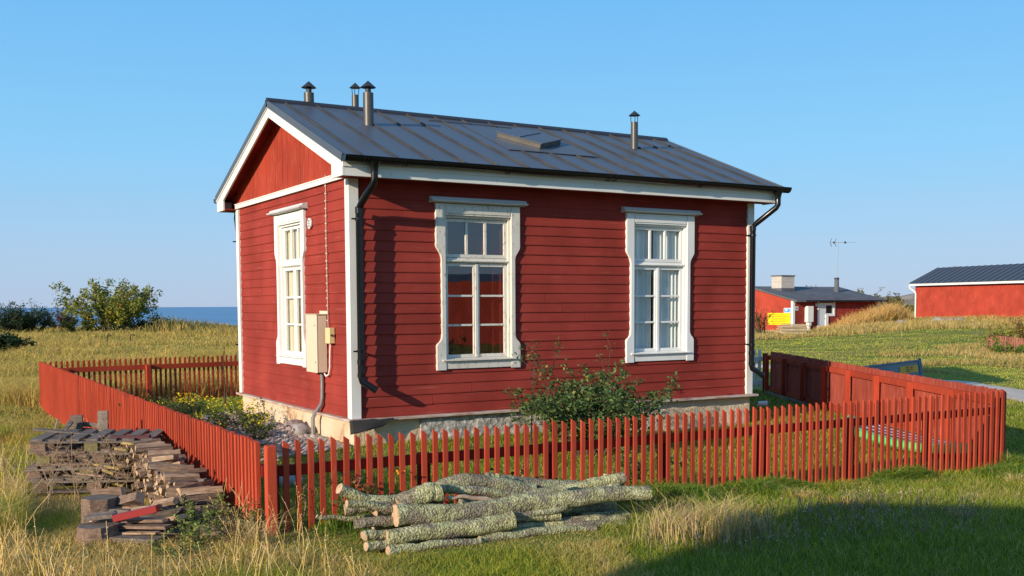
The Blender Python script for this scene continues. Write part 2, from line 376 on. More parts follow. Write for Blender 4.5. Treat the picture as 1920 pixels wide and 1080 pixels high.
# rocky hill beyond the far buildings, on the right
def rock_h(s, D):
    prof = np.interp(s, [.20, .30, .345, .40, .5, .62, .75], [-2.5, .2, 1.7, 2.6, 3.2, 2.9, 1.5])
    env = ss(D, 92, 128)*(1-ss(D, 150, 185))
    return prof, env
sv = np.linspace(.18, .8, 150); dv = np.linspace(90, 190, 90)
SS, DD = np.meshgrid(sv, dv)
X = CAM.x+DD*(math.sin(YAW)+SS*math.cos(YAW)); Y = CAM.y+DD*(math.cos(YAW)-SS*math.sin(YAW))
pr, env = rock_h(SS, DD)
nz = (fbm(X*.13, Y*.13, 3, 4)-.5)*2.0+(fbm(X*.5, Y*.5, 8, 3)-.5)*.5
Z = -.5+(pr+.6+nz*.9)*env+ss(DD, 90, 100)*.0-1.4*(1-env)
I = np.arange(X.size).reshape(X.shape)
tag(npmesh('rocky_hill', np.stack([X, Y, Z], -1).reshape(-1, 3), quads=np.stack([I[:-1, :-1], I[:-1, 1:], I[1:, 1:], I[1:, :-1]], -1).reshape(-1, 4), mat=M['rock'], smooth=True), kind='structure')

# gravel road: a sheet draped on the ground
a0, a1 = Vector((20, 7.8)), Vector((11.5, -4.9)); b0, b1 = Vector((22, 6.2)), Vector((14.2, -7.2))
ctr = [onz(a, b, -.52).xy for a, b in ((1400, 684), (1560, 697), (1650, 706), (1745, 717), (1840, 729), (1930, 743), (2080, 775), (2400, 865), (3000, 1100))]
def catm(P, m=12):
    out = []
    for i in range(len(P)-1):
        p0, p1, p2, p3 = P[max(i-1, 0)], P[i], P[i+1], P[min(i+2, len(P)-1)]
        for j in range(m):
            t = j/m; out.append(.5*((2*p1)+(p2-p0)*t+(2*p0-5*p1+4*p2-p3)*t*t+(3*p1-p0-3*p2+p3)*t**3))
    out.append(P[-1]); return out
cc = catm(ctr, 10); V = []
for i, p in enumerate(cc):
    t = (cc[min(i+1, len(cc)-1)]-cc[max(i-1, 0)]).normalized(); nn = Vector((-t.y, t.x))
    for j in range(13):
        w = .72*(1+.12*noise.noise(Vector((p.x*.5, p.y*.5, 1.7*(j > 6)))))
        q = p+nn*(w*(j/6-1)); V.append((q.x, q.y, G(q.x, q.y)+.03-.05*(abs(j-6) == 6)))
m = len(cc)
tag(npmesh('gravel_road', V, quads=[(i*13+j, i*13+j+1, (i+1)*13+j+1, (i+1)*13+j) for i in range(m-1) for j in range(12)], mat=M['gravel']), kind='structure')

# ------------------------------------------------------------------ main cottage
VX, VY, VZ = Vector((1, 0, 0)), Vector((0, 1, 0)), Vector((0, 0, 1)); O0 = Vector((0, 0, 0))
house = empty('cottage', (0, 0, -.45), 'red wooden cottage with white trim and dark metal roof standing inside the picket fence', 'house')
FF = (O0, VX, VZ, -VY)          # front wall frame: u along x, z up, d outwards
FL = (Vector((0, HW, 0)), -VY, VZ, -VX)  # gable wall to the left: u from the far corner to the near corner
FB = (Vector((HL, HW, 0)), -VX, VZ, VY)
FR = (Vector((HL, 0, 0)), VY, VZ, VX)
WZ0, WZ1, WW = .70, 2.68, 1.04
wins_f = [1.845, 5.02]; wins_l = [HW-2.30]
def siding(fr, Lw, holes, name):
    mb = MB(); pitch = 3.12/23; rnd = random.Random(name)
    for i in range(23):
        z0 = i*pitch-.01; z1 = z0+pitch+.012
        segs = [(0, Lw)]
        for (a, b, c, d) in holes:
            if z1 > c+.02 and z0 < d-.02:
                segs = [q for (s0, s1) in segs for q in ((s0, min(s1, a)), (max(s0, b), s1)) if q[1]-q[0] > .01]
        out = []
        for s0, s1 in segs:
            if s1-s0 > 1.4 and rnd.random() < .6:
                x = rnd.uniform(s0+.5, s1-.5); out += [(s0, x-.0025), (x+.0025, s1)]
            else: out.append((s0, s1))
        for s0, s1 in out:
            j = rnd.uniform(-.002, .002); t = .017+rnd.uniform(-.002, .002)
            O, U, V_, N = fr
            P = [O+U*u+V_*z+N*d for u, z, d in ((s0, z0+j, 0), (s1, z0-j, 0), (s1, z0-j, t), (s0, z0+j, t), (s0, z0+.012+j, t+.002), (s1, z0+.012-j, t+.002), (s0, z1, .003), (s1, z1, .003), (s0, z1, 0), (s1, z1, 0))]
            mb.add(P, [(0, 1, 2, 3), (3, 2, 5, 4), (4, 5, 7, 6), (6, 7, 9, 8), (8, 9, 1, 0), (0, 3, 4, 6, 8), (1, 9, 7, 5, 2)])
    # backing wall with the openings left out
    us = sorted({0, Lw} | {x for h in holes for x in h[:2]}); zs = sorted({0, 3.1} | {x for h in holes for x in h[2:]})
    for a, b in zip(us, us[1:]):
        for c, d in zip(zs, zs[1:]):
            if any(h[0] <= a and b <= h[1] and h[2] <= c and d <= h[3] for h in holes): continue
            mb.fbox(fr, a, b, c, d, -.12, -.002, 1)
    return mb
hf = [(c-WW/2, c+WW/2, WZ0, WZ1) for c in wins_f]; hl = [(c-WW/2, c+WW/2, WZ0, WZ1) for c in wins_l]
for fr, L_, h_, nm in ((FF, HL, hf, 'f'), (FL, HW, hl, 'l'), (FB, HL, [], 'b'), (FR, HW, [], 'r')):
    siding(fr, L_, h_, nm).build('wall', [M['red'], M['inner']], house)
# interior floor, ceiling
mb = MB(); mb.box(.13, HL-.13, .13, HW-.13, -.02, .0); mb.build('floor_boards', M['inner'], house)
mb = MB(); mb.box(.13, HL-.13, .13, HW-.13, 3.09, 3.1); mb.build('ceiling', M['inner'], house)
# foundation
def rough_block(name, mat, x0, x1, y0, y1, z0, z1, amp, parent, res=.09):
    mb = MB()
    def face(fr, Lw, H):
        nu = max(2, int(Lw/res)); nz = max(2, int(H/res)); O, U, V_, N = fr; P = []
        for j in range(nz+1):
            for i in range(nu+1):
                q = O+U*(Lw*i/nu)+V_*(H*j/nz)
                e = 0 if (j == nz) else 1
                if i in (0, nu): e *= .3
                d = noise.noise(q*3.1)*amp+noise.noise(q*9)*amp*.4
                P.append(q+N*(d*e))
        mb.add(P, [(j*(nu+1)+i, j*(nu+1)+i+1, (j+1)*(nu+1)+i+1, (j+1)*(nu+1)+i) for j in range(nz) for i in range(nu)])
    H = z1-z0
    face((Vector((x0, y0, z0)), VX, VZ, -VY), x1-x0, H); face((Vector((x0, y1, z0)), -VY, VZ, -VX), y1-y0, H)
    face((Vector((x1, y0, z0)), VY, VZ, VX), y1-y0, H); face((Vector((x1, y1, z0)), -VX, VZ, VY), x1-x0, H)
    mb.add([(x0, y0, z1), (x1, y0, z1), (x1, y1, z1), (x0, y1, z1)], [(0, 1, 2, 3)])
    return mb.build(name, mat, parent, smooth=True)
rough_block('foundation', M['plaster'], 0.0, HL+.02, 0.0, HW, -.95, -.04, .035, house)
o = rough_block('foundation', M['rubble'], .95, 3.5, -.045, .4, -.95, -.055, .05, house, .06); o['label'] = 'bare rubble stretch of foundation'
# drip boards
mb = MB(); mb.box(-.10, HL+.10, -.13, 0, -.045, -.012); mb.box(-.10, -.0, 0, HW+.06, -.045, -.012); mb.box(HL, HL+.10, 0, HW+.06, -.045, -.012)
mb.build('drip_board', M['drip'], house, bevel=.004)
# torn tar felt at the near corner
P = []
for j in range(7):
    for i in range(13):
        u = i/12*.62; v = j/6
        hang = .16*v*(1-(u/.62))**.6+.02*v
        P.append((-.12+u*1.0, -.145-.03*math.sin(u*9)*v-.03*v, -.012-hang-.02*noise.noise(Vector((u*8, v*3, 2)))))
mb = MB(); mb.add(P, [(j*13+i, j*13+i+1, (j+1)*13+i+1, (j+1)*13+i) for j in range(6) for i in range(12)])
o = mb.build('tar_felt', M['tar'], house, True); s_ = o.modifiers.new('s', 'SOLIDIFY'); s_.thickness = .006
# corner boards (butted)
cb = .135
for (x, y, sx, sy) in ((0, 0, -1, -1), (HL, 0, 1, -1), (0, HW, -1, 1), (HL, HW, 1, 1)):
    mb = MB(); t = .045
    xa, xb = sorted((x+sx*t, x-sx*(cb-t))); ya, yb = sorted((y, y+sy*t)); mb.box(xa, xb, ya, yb, -.01, 3.07)
    xa, xb = sorted((x, x+sx*t)); ya, yb = sorted((y, y-sy*(cb-.04))); mb.box(xa, xb, ya, yb, -.01, 3.07)
    mb.build('corner_board', M['white'], house, bevel=.003)

# windows
def window(fr, uc, name_lbl, worn, glassm, cur, parent):
    O, U, V_, N = fr; sh = lambda u: u
    wm = M['white_worn'] if worn else M['white_clean']
    fro = (O+U*uc, U, V_, N)
    Wo = .655; Wn = .575; Wi = WW/2-.005
    mb = MB()
    for sx in (-1, 1):      # profiled side casings
        pr = [(Wi, .575), (Wo, .575), (Wo, .90), (Wo-.015, .935), (Wo-.05, .965), (Wn+.008, 1.0), (Wn, 1.04), (Wn, 2.08), (Wn+.01, 2.13), (Wo-.03, 2.19), (Wo-.005, 2.23), (Wo, 2.27), (Wo, 2.815), (Wi, 2.815)]
        pr = [(sx*a, b) for a, b in pr]
        if sx < 0: pr = pr[::-1]
        mb.prism(pr, fro, .004, .052)
    mb.fbox(fro, -Wi, Wi, 2.66, 2.815, .004, .040); mb.fbox(fro, -Wi+.02, Wi-.02, 2.685, 2.79, .040, .050)
    mb.fbox(fro, -Wi, Wi, .59, .70, .004, .042)
    # jamb lining of the recess
    mb.fbox(fro, -Wi-.03, -Wi+.028, .70, 2.66, -.14, .0035); mb.fbox(fro, Wi-.028, Wi+.03, .70, 2.66, -.14, .0035)
    mb.fbox(fro, -Wi+.028, Wi-.028, 2.63, 2.66, -.14, .0035); mb.fbox(fro, -Wi+.028, Wi-.028, .70, .73, -.14, .0035)
    w = mb.build('window', wm, parent, bevel=.003); w['label'] = name_lbl
    mb = MB(); mb.prism([(.004, 2.82), (.135, 2.835), (.14, 2.855), (.10, 2.862), (.085, 2.895), (.004, 2.91)], (fro[0], N, V_, U), -.74, .74)
    mb.build('cornice', M['cornice'], w)
    mb = MB(); mb.prism([(-.05, .735), (.085, .712), (.085, .700), (-.05, .700)], (fro[0], N, V_, U), -.575, .575)
    mb.build('sill', wm, w)
    def sash(u0, u1, z0, z1, cols, rows, b=.045, m=.02):
        mb = MB(); d0, d1 = -.075, -.035
        mb.fbox(fro, u0, u0+b, z0, z1, d0, d1); mb.fbox(fro, u1-b, u1, z0, z1, d0, d1)
        mb.fbox(fro, u0+b, u1-b, z0, z0+b, d0, d1); mb.fbox(fro, u0+b, u1-b, z1-b, z1, d0, d1)
        iu0, iu1, iz0, iz1 = u0+b, u1-b, z0+b, z1-b
        for i in range(1, cols): x = iu0+(iu1-iu0)*i/cols; mb.fbox(fro, x-m, x+m, iz0, iz1, d0+.002, d1-.002)
        for i in range(1, rows): x = iz0+(iz1-iz0)*i/rows; mb.fbox(fro, iu0, iu1, x-m*.7, x+m*.7, d0+.004, d1-.004)
        mb.build('sash', wm, w, bevel=.003)
        for i in range(cols):
            for j in range(rows):
                a = iu0+(iu1-iu0)*i/cols; b_ = iu0+(iu1-iu0)*(i+1)/cols; c = iz0+(iz1-iz0)*j/rows; d = iz0+(iz1-iz0)*(j+1)/rows
                g = MB(); g.fbox(fro, a+.002, b_-.002, c+.002, d-.002, -.058, -.054); g.build('pane', glassm, w)
    e = Wi-.03
    sash(-e, e, 2.10, 2.625, 3, 1)
    mb = MB(); mb.fbox(fro, -e, e, 2.03, 2.095, -.085, -.018); mb.prism([(-.03, 2.085), (.012, 2.06), (.012, 2.045), (-.03, 2.03)], (fro[0], N, V_, U), -e, e)
    mb.build('transom', wm, w, bevel=.003)
    sash(-e, -.004, .735, 2.025, 1, 3); sash(.004, e, .735, 2.025, 1, 3)
    mb = MB(); mb.fbox(fro, -.022, .022, .74, 2.02, -.035, -.022); mb.build('mullion', wm, w, bevel=.003)
    # curtains: two hanging wavy sheets
    if cur:
        cm, spans, dep_ = cur
        for (a, b) in spans:
            nu = 60; P = []
            for j in (0, 1):
                for i in range(nu+1):
                    u = a+(b-a)*i/nu
                    dd = -.10-dep_*(.5+.5*math.sin(i/nu*(b-a)*68+2*math.sin(i*.13)))
                    P.append(fro[0]+U*u+V_*(.72 if j == 0 else 2.66)+N*dd)
            g = MB(); g.add(P, [(i, i+1, nu+2+i, nu+1+i) for i in range(nu)]); g.build('curtain', cm, w, True)
    return w
w1 = window(FF, wins_f[0], 'front window with flaking frame and dark reddish panes', True, M['glass_old'], (M['blind'], ((-.50, -.20), (-.12, .22), (.26, .50)), .05), house)
w2 = window(FF, wins_f[1], 'front window with white lace curtains', False, M['glass'], (M['curtain'], ((-.50, -.05), (-.02, .50)), .05), house)
w3 = window(FL, wins_l[0], 'gable window with cream curtains', False, M['glass'], (M['curtain2'], ((-.5, .5),), .02), house)

# roof
og, oe = .25, .40; EZ = 3.31; RZ = 4.44; tanp = (RZ-EZ)/(HW/2+oe)
def rz(y): return EZ+(min(y, HW-y)+oe)*tanp
def roofsheet(side, seamlist, mb, ms):
    ye = -oe-.02 if side < 0 else HW+oe+.02; ym = HW/2
    zt = lambda y: rz(y)
    x0, x1 = -og-.02, HL+og+.02; t = .028
    nx_, ny_ = 60, 14
    P = []
    for j in range(ny_+1):
        y = ye+(ym-ye)*j/ny_
        for i in range(nx_+1):
            x = x0+(x1-x0)*i/nx_
            P.append((x, y, zt(y)+.006*noise.noise(Vector((x*1.3, y*1.1, side)))))
    fs = [(j*(nx_+1)+i, j*(nx_+1)+i+1, (j+1)*(nx_+1)+i+1, (j+1)*(nx_+1)+i) for j in range(ny_) for i in range(nx_)]
    if side > 0: fs = [f[::-1] for f in fs]
    mb.add(P, fs)
    P2 = [(x, y, z-t) for x, y, z in P]
    # under side and edge strips
    c = [0, nx_, (ny_+1)*(nx_+1)-1, ny_*(nx_+1)]
    q = [P2[i] for i in c]; mb.add(q, [(3, 2, 1, 0)] if side < 0 else [(0, 1, 2, 3)])
    top = [P[i] for i in c]
    for a, b in ((0, 1), (1, 2), (3, 0)):
        mb.add([q[a], q[b], top[b], top[a]], [(0, 1, 2, 3)])
    for x in seamlist:
        spans = [(ye, ym)]
        if side < 0 and 2.8 < x < 4.1: spans = [(ye, .62), (2.15, ym)]
        for a, b in spans:
            U = Vector((0, b-a, zt(b)-zt(a))).normalized(); Lh = math.hypot(b-a, zt(b)-zt(a)); N = Vector((0, -U.z, U.y)) if U.y > 0 else Vector((0, U.z, -U.y))
            ms.fbox((Vector((x, a, zt(a))), VX, U, N), -.005, .005, .0, Lh, -.004, .026)
seams = [-.02+i*.488 for i in range(15)]
mb = MB(); ms = MB(); roofsheet(-1, seams, mb, ms); roofsheet(1, seams, mb, ms)
roof = mb.build('roof', M['roof'], house)
ms.build('standing_seam', M['seam'], roof)
mb = MB()   # ridge roll and verge flashings
mb.prism([(-.07, -.03), (0, -.002), (.07, -.03), (.065, .0), (.012, .045), (-.012, .045), (-.065, .0)], (Vector((0, HW/2, RZ)), VY, VZ, VX), -og-.03, HL+og+.03)
mb.build('ridge_cap', M['cap'], roof)
for x in (-og-.03, HL+og+.012):
    for s_ in (-1, 1):
        mb = MB()
        y0 = -oe-.03 if s_ < 0 else HW+oe+.03
        U = Vector((0, HW/2-y0, RZ-rz(-oe)+.0)).normalized() if s_ < 0 else Vector((0, HW/2-y0, RZ-EZ)).normalized()
        Lh = math.hypot(HW/2-y0, RZ-EZ+.01); N = VX.cross(U) if s_ < 0 else U.cross(VX)
        mb.fbox((Vector((x, y0, EZ-.012)), VX, U, N), 0, .018, 0, Lh, -.075, .022)
        mb.build('verge_flashing', M['roof'], roof)
# patch sheets around the hatch
def slope_fr(x, y): 
    U = Vector((0, 1, tanp)).normalized(); return (Vector((x, y, rz(y))), VX, U, Vector((0, -U.z, U.y)))
mb = MB()
mb.fbox(slope_fr(2.72, .60), 0, 1.55, 0, 1.62, .006, .010); mb.fbox(slope_fr(2.70, .58), 0, 1.6, 0, .03, .010, .018)
mb.fbox(slope_fr(2.2, 2.18), 0, 1.5, 0, .02, .006, .018)
mb.build('patch_sheet', M['roof'], roof)
# roof hatch
fr_ = slope_fr(2.92, 1.38); a_ = Vector((.47, -.60, -.60*tanp)).normalized(); N_ = fr_[3]; b_ = N_.cross(a_).normalized()
fr_ = (fr_[0], a_, b_, N_)
mb = MB(); mb.fbox(fr_, .02, .76, .02, .84, .010, .085, 0)
hat = mb.build('roof_hatch', M['flue'], house, bevel=.004)
mb = MB(); mb.fbox(fr_, .0, .78, .0, .86, .085, .097); mb.fbox(fr_, .38, .395, .02, .84, .097, .108); mb.build('hatch_lid', M['roof'], hat)

# verge boards (white), soffits (red), fascias
def slopeprism(mb, x0, x1, side, off0, off1, ya, yb, mi=0):
    # strip parallel to the roof slope between heights off0..off1 below the sheet
    f = lambda y: rz(y)
    yy = (lambda y: y) if side < 0 else (lambda y: HW-y)
    P = [(x, yy(y), f(yy(y))+o) for x in (x0, x1) for y, o in ((ya, off0), (yb, off0), (yb, off1), (ya, off1))]
    fs = [(0, 1, 2, 3), (7, 6, 5, 4), (0, 4, 5, 1), (1, 5, 6, 2), (2, 6, 7, 3), (3, 7, 4, 0)]
    mb.add(P, fs, mi)
for x0, x1 in ((-og-.01, -og+.02), (HL+og-.02, HL+og+.01)):
    for side in (-1, 1):
        mb = MB(); yy = (lambda y: y) if side < 0 else (lambda y: HW-y)
        # outer board with plumb-cut foot
        low = 3.055
        pts = [(-.385, rz(-.385)-.032), (HW/2, RZ-.034), (HW/2, RZ-.25), (-.075+.0, low+.05+.02), (-.11, low), (-.385, low)]
        yc = (low+.19+.19-EZ)/tanp-oe
        pts = [(-.385, rz(-.385)-.032), (HW/2, RZ-.034), (HW/2, RZ-.235), (-.02, rz(-.02)-.235), (-.02, low), (-.385, low)]
        P = [(x, yy(a), b) for x in (x0, x1) for a, b in pts]; k_ = len(pts)
        mb.add(P, [tuple(range(k_)), tuple(range(k_, 2*k_))[::-1]]+[(i, i+k_, (i+1) % k_+k_, (i+1) % k_) for i in range(k_)])
        slopeprism(mb, x0-.018 if x0 < 0 else x1, x0 if x0 < 0 else x1+.018, side, -.034, -.10, -.385, HW/2)
        mb.build('verge_board', M['white'], house, bevel=.003)
mb = MB()
for side in (-1, 1):
    for x0, x1 in ((-og+.021, .0), (HL, HL+og-.021)):
        slopeprism(mb, x0, x1, side, -.045, -.065, -.35, HW/2)
        k_ = 0
        for i in range(24): pass
    yy = (lambda a: a) if side < 0 else (lambda a: HW-a)
    ya, yb = sorted((yy(-.36), yy(-.001)))
    mb.box(-og+.021, HL+og-.021, ya, yb, 3.07, 3.085)
    for x in (-og+.021, HL+og-.036):     # closing panel of the eaves box
        pass
mb.build('soffit', M['red_soffit'], house)
for side in (-1, 1):
    yy = (lambda a: a) if side < 0 else (lambda a: HW-a)
    mb = MB(); ya, yb = sorted((yy(-.384), yy(-.361))); mb.box(-og+.021, HL+og-.021, ya, yb, 3.055, 3.215)
    ya, yb = sorted((yy(-.40), yy(-.385))); mb.box(-og-.008, HL+og+.008, ya, yb, 3.165, 3.232); mb.build('fascia', M['white'], house, bevel=.003)
# gable pediments with vertical boards and a white belt board
for fr, sx in ((FL, -1), (FR, 1)):
    mb = MB(); nb = 44; O, U, V_, N = fr
    for i in range(nb):
        u0 = HW*i/nb+.0015; u1 = HW*(i+1)/nb-.0015
        y0 = (O+U*u0).y; y1 = (O+U*u1).y; d = .018+random.uniform(-.002, .003)
        mb.add([O+U*u+V_*z+N*dd for dd in (-.02, d) for u, z in ((u0, 3.1), (u1, 3.1), (u1, rz(y1)-.06), (u0, rz(y0)-.06))],
               [(3, 2, 1, 0), (4, 5, 6, 7), (0, 1, 5, 4), (1, 2, 6, 5), (2, 3, 7, 6), (3, 0, 4, 7)])
    mb.build('gable_boarding', M['red_gable'], house)
    mb = MB(); mb.fbox(fr, -.03, HW+.03, 3.085, 3.15, .02, .055); mb.fbox(fr, -.03, HW+.03, 3.15, 3.165, .0, .065)
    mb.build('belt_board', M['white'], house)
    for a, b in ((-.36, 0), (HW, HW+.36)):
        mb = MB(); mb.fbox(fr, a, b, 3.085, 3.32, 0, .02); mb.build('eaves_end', M['red'], house)

# gutters and downpipes
def gutter(side):
    yc = -.475 if side < 0 else HW+.475; mb = MB(); pr = []
    r1, r2 = .074, .068
    for i in range(11): a = math.pi+math.pi*i/10; pr.append((r1*math.cos(a), r1*math.sin(a)))
    for i in range(11): a = 2*math.pi-math.pi*i/10; pr.append((r2*math.cos(a), r2*math.sin(a)))
    n = len(pr); x0, x1 = -og-.02, HL+og+.10; P = []
    nst = 30
    for i in range(nst+1):
        x = x0+(x1-x0)*i/nst; zc = 3.285-.004*math.sin(i*.7)
        P += [(x, yc+a, zc+b) for a, b in pr]
    mb.add(P, [(i*n+j, i*n+(j+1) % n, (i+1)*n+(j+1) % n, (i+1)*n+j) for i in range(nst) for j in range(n)])
    for x in (x0, x1): mb.prism([(.076*math.cos(math.pi+math.pi*i/10), .076*math.sin(math.pi+math.pi*i/10)) for i in range(11)], (Vector((x, yc, 3.285)), VY, VZ, VX), -.004, .004)
    mb.tube([(x0, yc-.074 if side < 0 else yc+.074, 3.287), (x1, yc-.074 if side < 0 else yc+.074, 3.287)], .008, 8)
    g = mb.build('gutter', M['black'], house, True)
    for x in (.0, .55, 2.05, 3.70, 3.82, 5.4, 7.0):
        mb = MB()
        for dx in (-.02, .02):
            mb.tube([(x+dx, yc+.080*math.cos(a), 3.285+.080*math.sin(a)) for a in [math.pi+math.pi*i/8 for i in range(9)]], .005, 6)
        mb.build('gutter_bracket', M['black'], g)
    return g
gutter(-1); gutter(1)
def downpipe(x, side, zend, kick):
    s_ = side; yc = -.475 if s_ < 0 else HW+.475; yw = -.145 if s_ < 0 else HW+.145
    mb = MB(); mb.tube([(x, yc, 3.235), (x, yc, 3.19), (x, yc, 3.14), (x, yc, 3.10)], [.085, .06, .047, .045], 16)
    mb.tube([(x, yc, 3.14), (x, yc, 3.02), (x+kick*.01, yc*.97+yw*.03, 2.97), (x+kick*.06, yc*.2+yw*.8, 2.75), (x+kick*.07, yw, 2.68), (x+kick*.07, yw, zend+.12), (x+kick*.07+.01, yw-.01*(-s_), zend+.06), (x+kick*.07+.09, yw+s_*.06, zend), (x+kick*.07+.17, yw+s_*.09, zend-.06)], .045, 16, caps=False)
    mb.tube([(x+kick*.07, yw, 2.70), (x+kick*.07, yw, 2.62)], .050, 16); mb.tube([(x+kick*.07, yw, zend+.34), (x+kick*.07, yw, zend+.28)], .050, 16); mb.tube([(x+kick*.07, yw, zend+.16), (x+kick*.07, yw, zend+.12)], .050, 16)
    p = mb.build('downpipe', M['black'], house, True)
    for z in (2.55, zend+.45):
        b = MB(); b.tube([(x+kick*.07, yw, z-.015), (x+kick*.07, yw, z+.015)], .052, 16); b.box(x+kick*.07-.10, x+kick*.07, yw-.012, yw+.012, z-.01, z+.01); b.box(x+kick*.07-.02, x+kick*.07+.02, min(yw, 0 if s_ < 0 else HW), max(yw, 0 if s_ < 0 else HW), z-.01, z+.01); b.build('pipe_bracket', M['black'], p)
downpipe(.13, -1, .42, -1.1); downpipe(HL+.13, -1, .35, -3.0); downpipe(.10, 1, .35, -1)

# flues
def flue(x, y, h, r, kind, lbl):
    z = rz(y); mb = MB(); mb.tube([(x, y, z-.12), (x, y, z+h)], r, 20)
    f = mb.build('flue_pipe', M['flue'], house, True); f['label'] = lbl
    if kind == 'slim':
        c = MB(); c.tube([(x, y, z+h), (x, y, z+h+.09)], r*.55, 14); c.cone((x, y, z+h+.075), r*1.5, .10, 24); c.build('rain_cap', M['cap'], f)
    else:
        c = MB()
        for a in (0, 2.1, 4.2): c.tube([(x+r*.95*math.cos(a), y+r*.95*math.sin(a), z+h-.03), (x+r*1.15*math.cos(a), y+r*1.15*math.sin(a), z+h+.115)], .006, 6)
        c.cone((x, y, z+h+.11), r*1.65, .085, 24); c.build('rain_cap', M['cap'], f)
flue(.885, 1.46, .45, .075, 'slim', 'thick flue with conical cap in front of another'); flue(5.71, 1.53, .43, .060, 'open', 'slim flue at the far end of the roof')
flue(.42, 2.62, .26, .075, 'slim', 'short flue behind the ridge'); flue(1.30, 2.95, .50, .055, 'open', 'slim flue behind the ridge')

# things fixed to the gable wall
mb = MB(); mb.box(-.165, -.026, .85, 1.27, .55, 1.33); mb.box(-.172, -.165, .845, 1.275, .545, 1.335)
mb.box(-.185, -.02, .835, 1.285, 1.333, 1.345)
box = mb.build('meter_cabinet', M['cream'], house, bevel=.004)
mb = MB(); mb.box(-.035, -.0275, .80, 1.10, 1.345, 1.385); mb.build('mounting_plate', M['cream'], box)
for z in (1.18, .68):
    mb = MB(); mb.box(-.178, -.172, .895, .915, z, z+.02); mb.build('screw_head', M['galv'], box)
mb = MB(); mb.box(-.10, -.026, .56, .72, .95, 1.16); jb = mb.build('junction_box', M['creamp'], house, bevel=.004)
mb = MB(); mb.tube([(-.07, .559, 1.06), (-.07, .545, 1.06)], .016, 10); mb.build('box_screw', M['rusty'], jb)
mb = MB(); mb.tube([(-.06, .98, .55), (-.05, .99, .42), (-.05, 1.0, .20), (-.06, 1.02, .10), (-.10, 1.14, -.02), (-.13, 1.17, -.10), (-.13, 1.17, -.5)], .028, 12)
mb.build('conduit', M['galv'], house, True)
mb = MB(); mb.tube([(-.05, .66, .95), (-.05, .68, .85), (-.05, .70, .62), (-.05, .74, .53), (-.06, .82, .50), (-.06, .90, .55)], .011, 8); mb.build('cable', M['white_clean'], house, True)
mb = MB(); mb.tube([(-.032, .80, 3.2), (-.034, .79, 3.0), (-.034, .80, 2.4), (-.034, .79, 1.8), (-.034, .78, 1.3), (-.05, .74, 1.15)], .006, 6); cb_ = mb.build('cable', M['cable'], house)
for i in range(20): mb = MB(); z = 1.25+i*.1; mb.box(-.044, -.026, .78, .81, z, z+.012); mb.build('cable_clip', M['white'], cb_)
mb = MB(); mb.tube([(-.024, 1.43, 2.60), (-.045, 1.43, 2.60)], .075, 20)
vg = mb.build('vent_grille', M['white'], house)
for i in range(5): mb = MB(); z = 2.555+i*.0225; mb.box(-.050, -.0455, 1.385, 1.475, z-.005, z+.005); mb.build('vent_slat', M['galv'], vg)

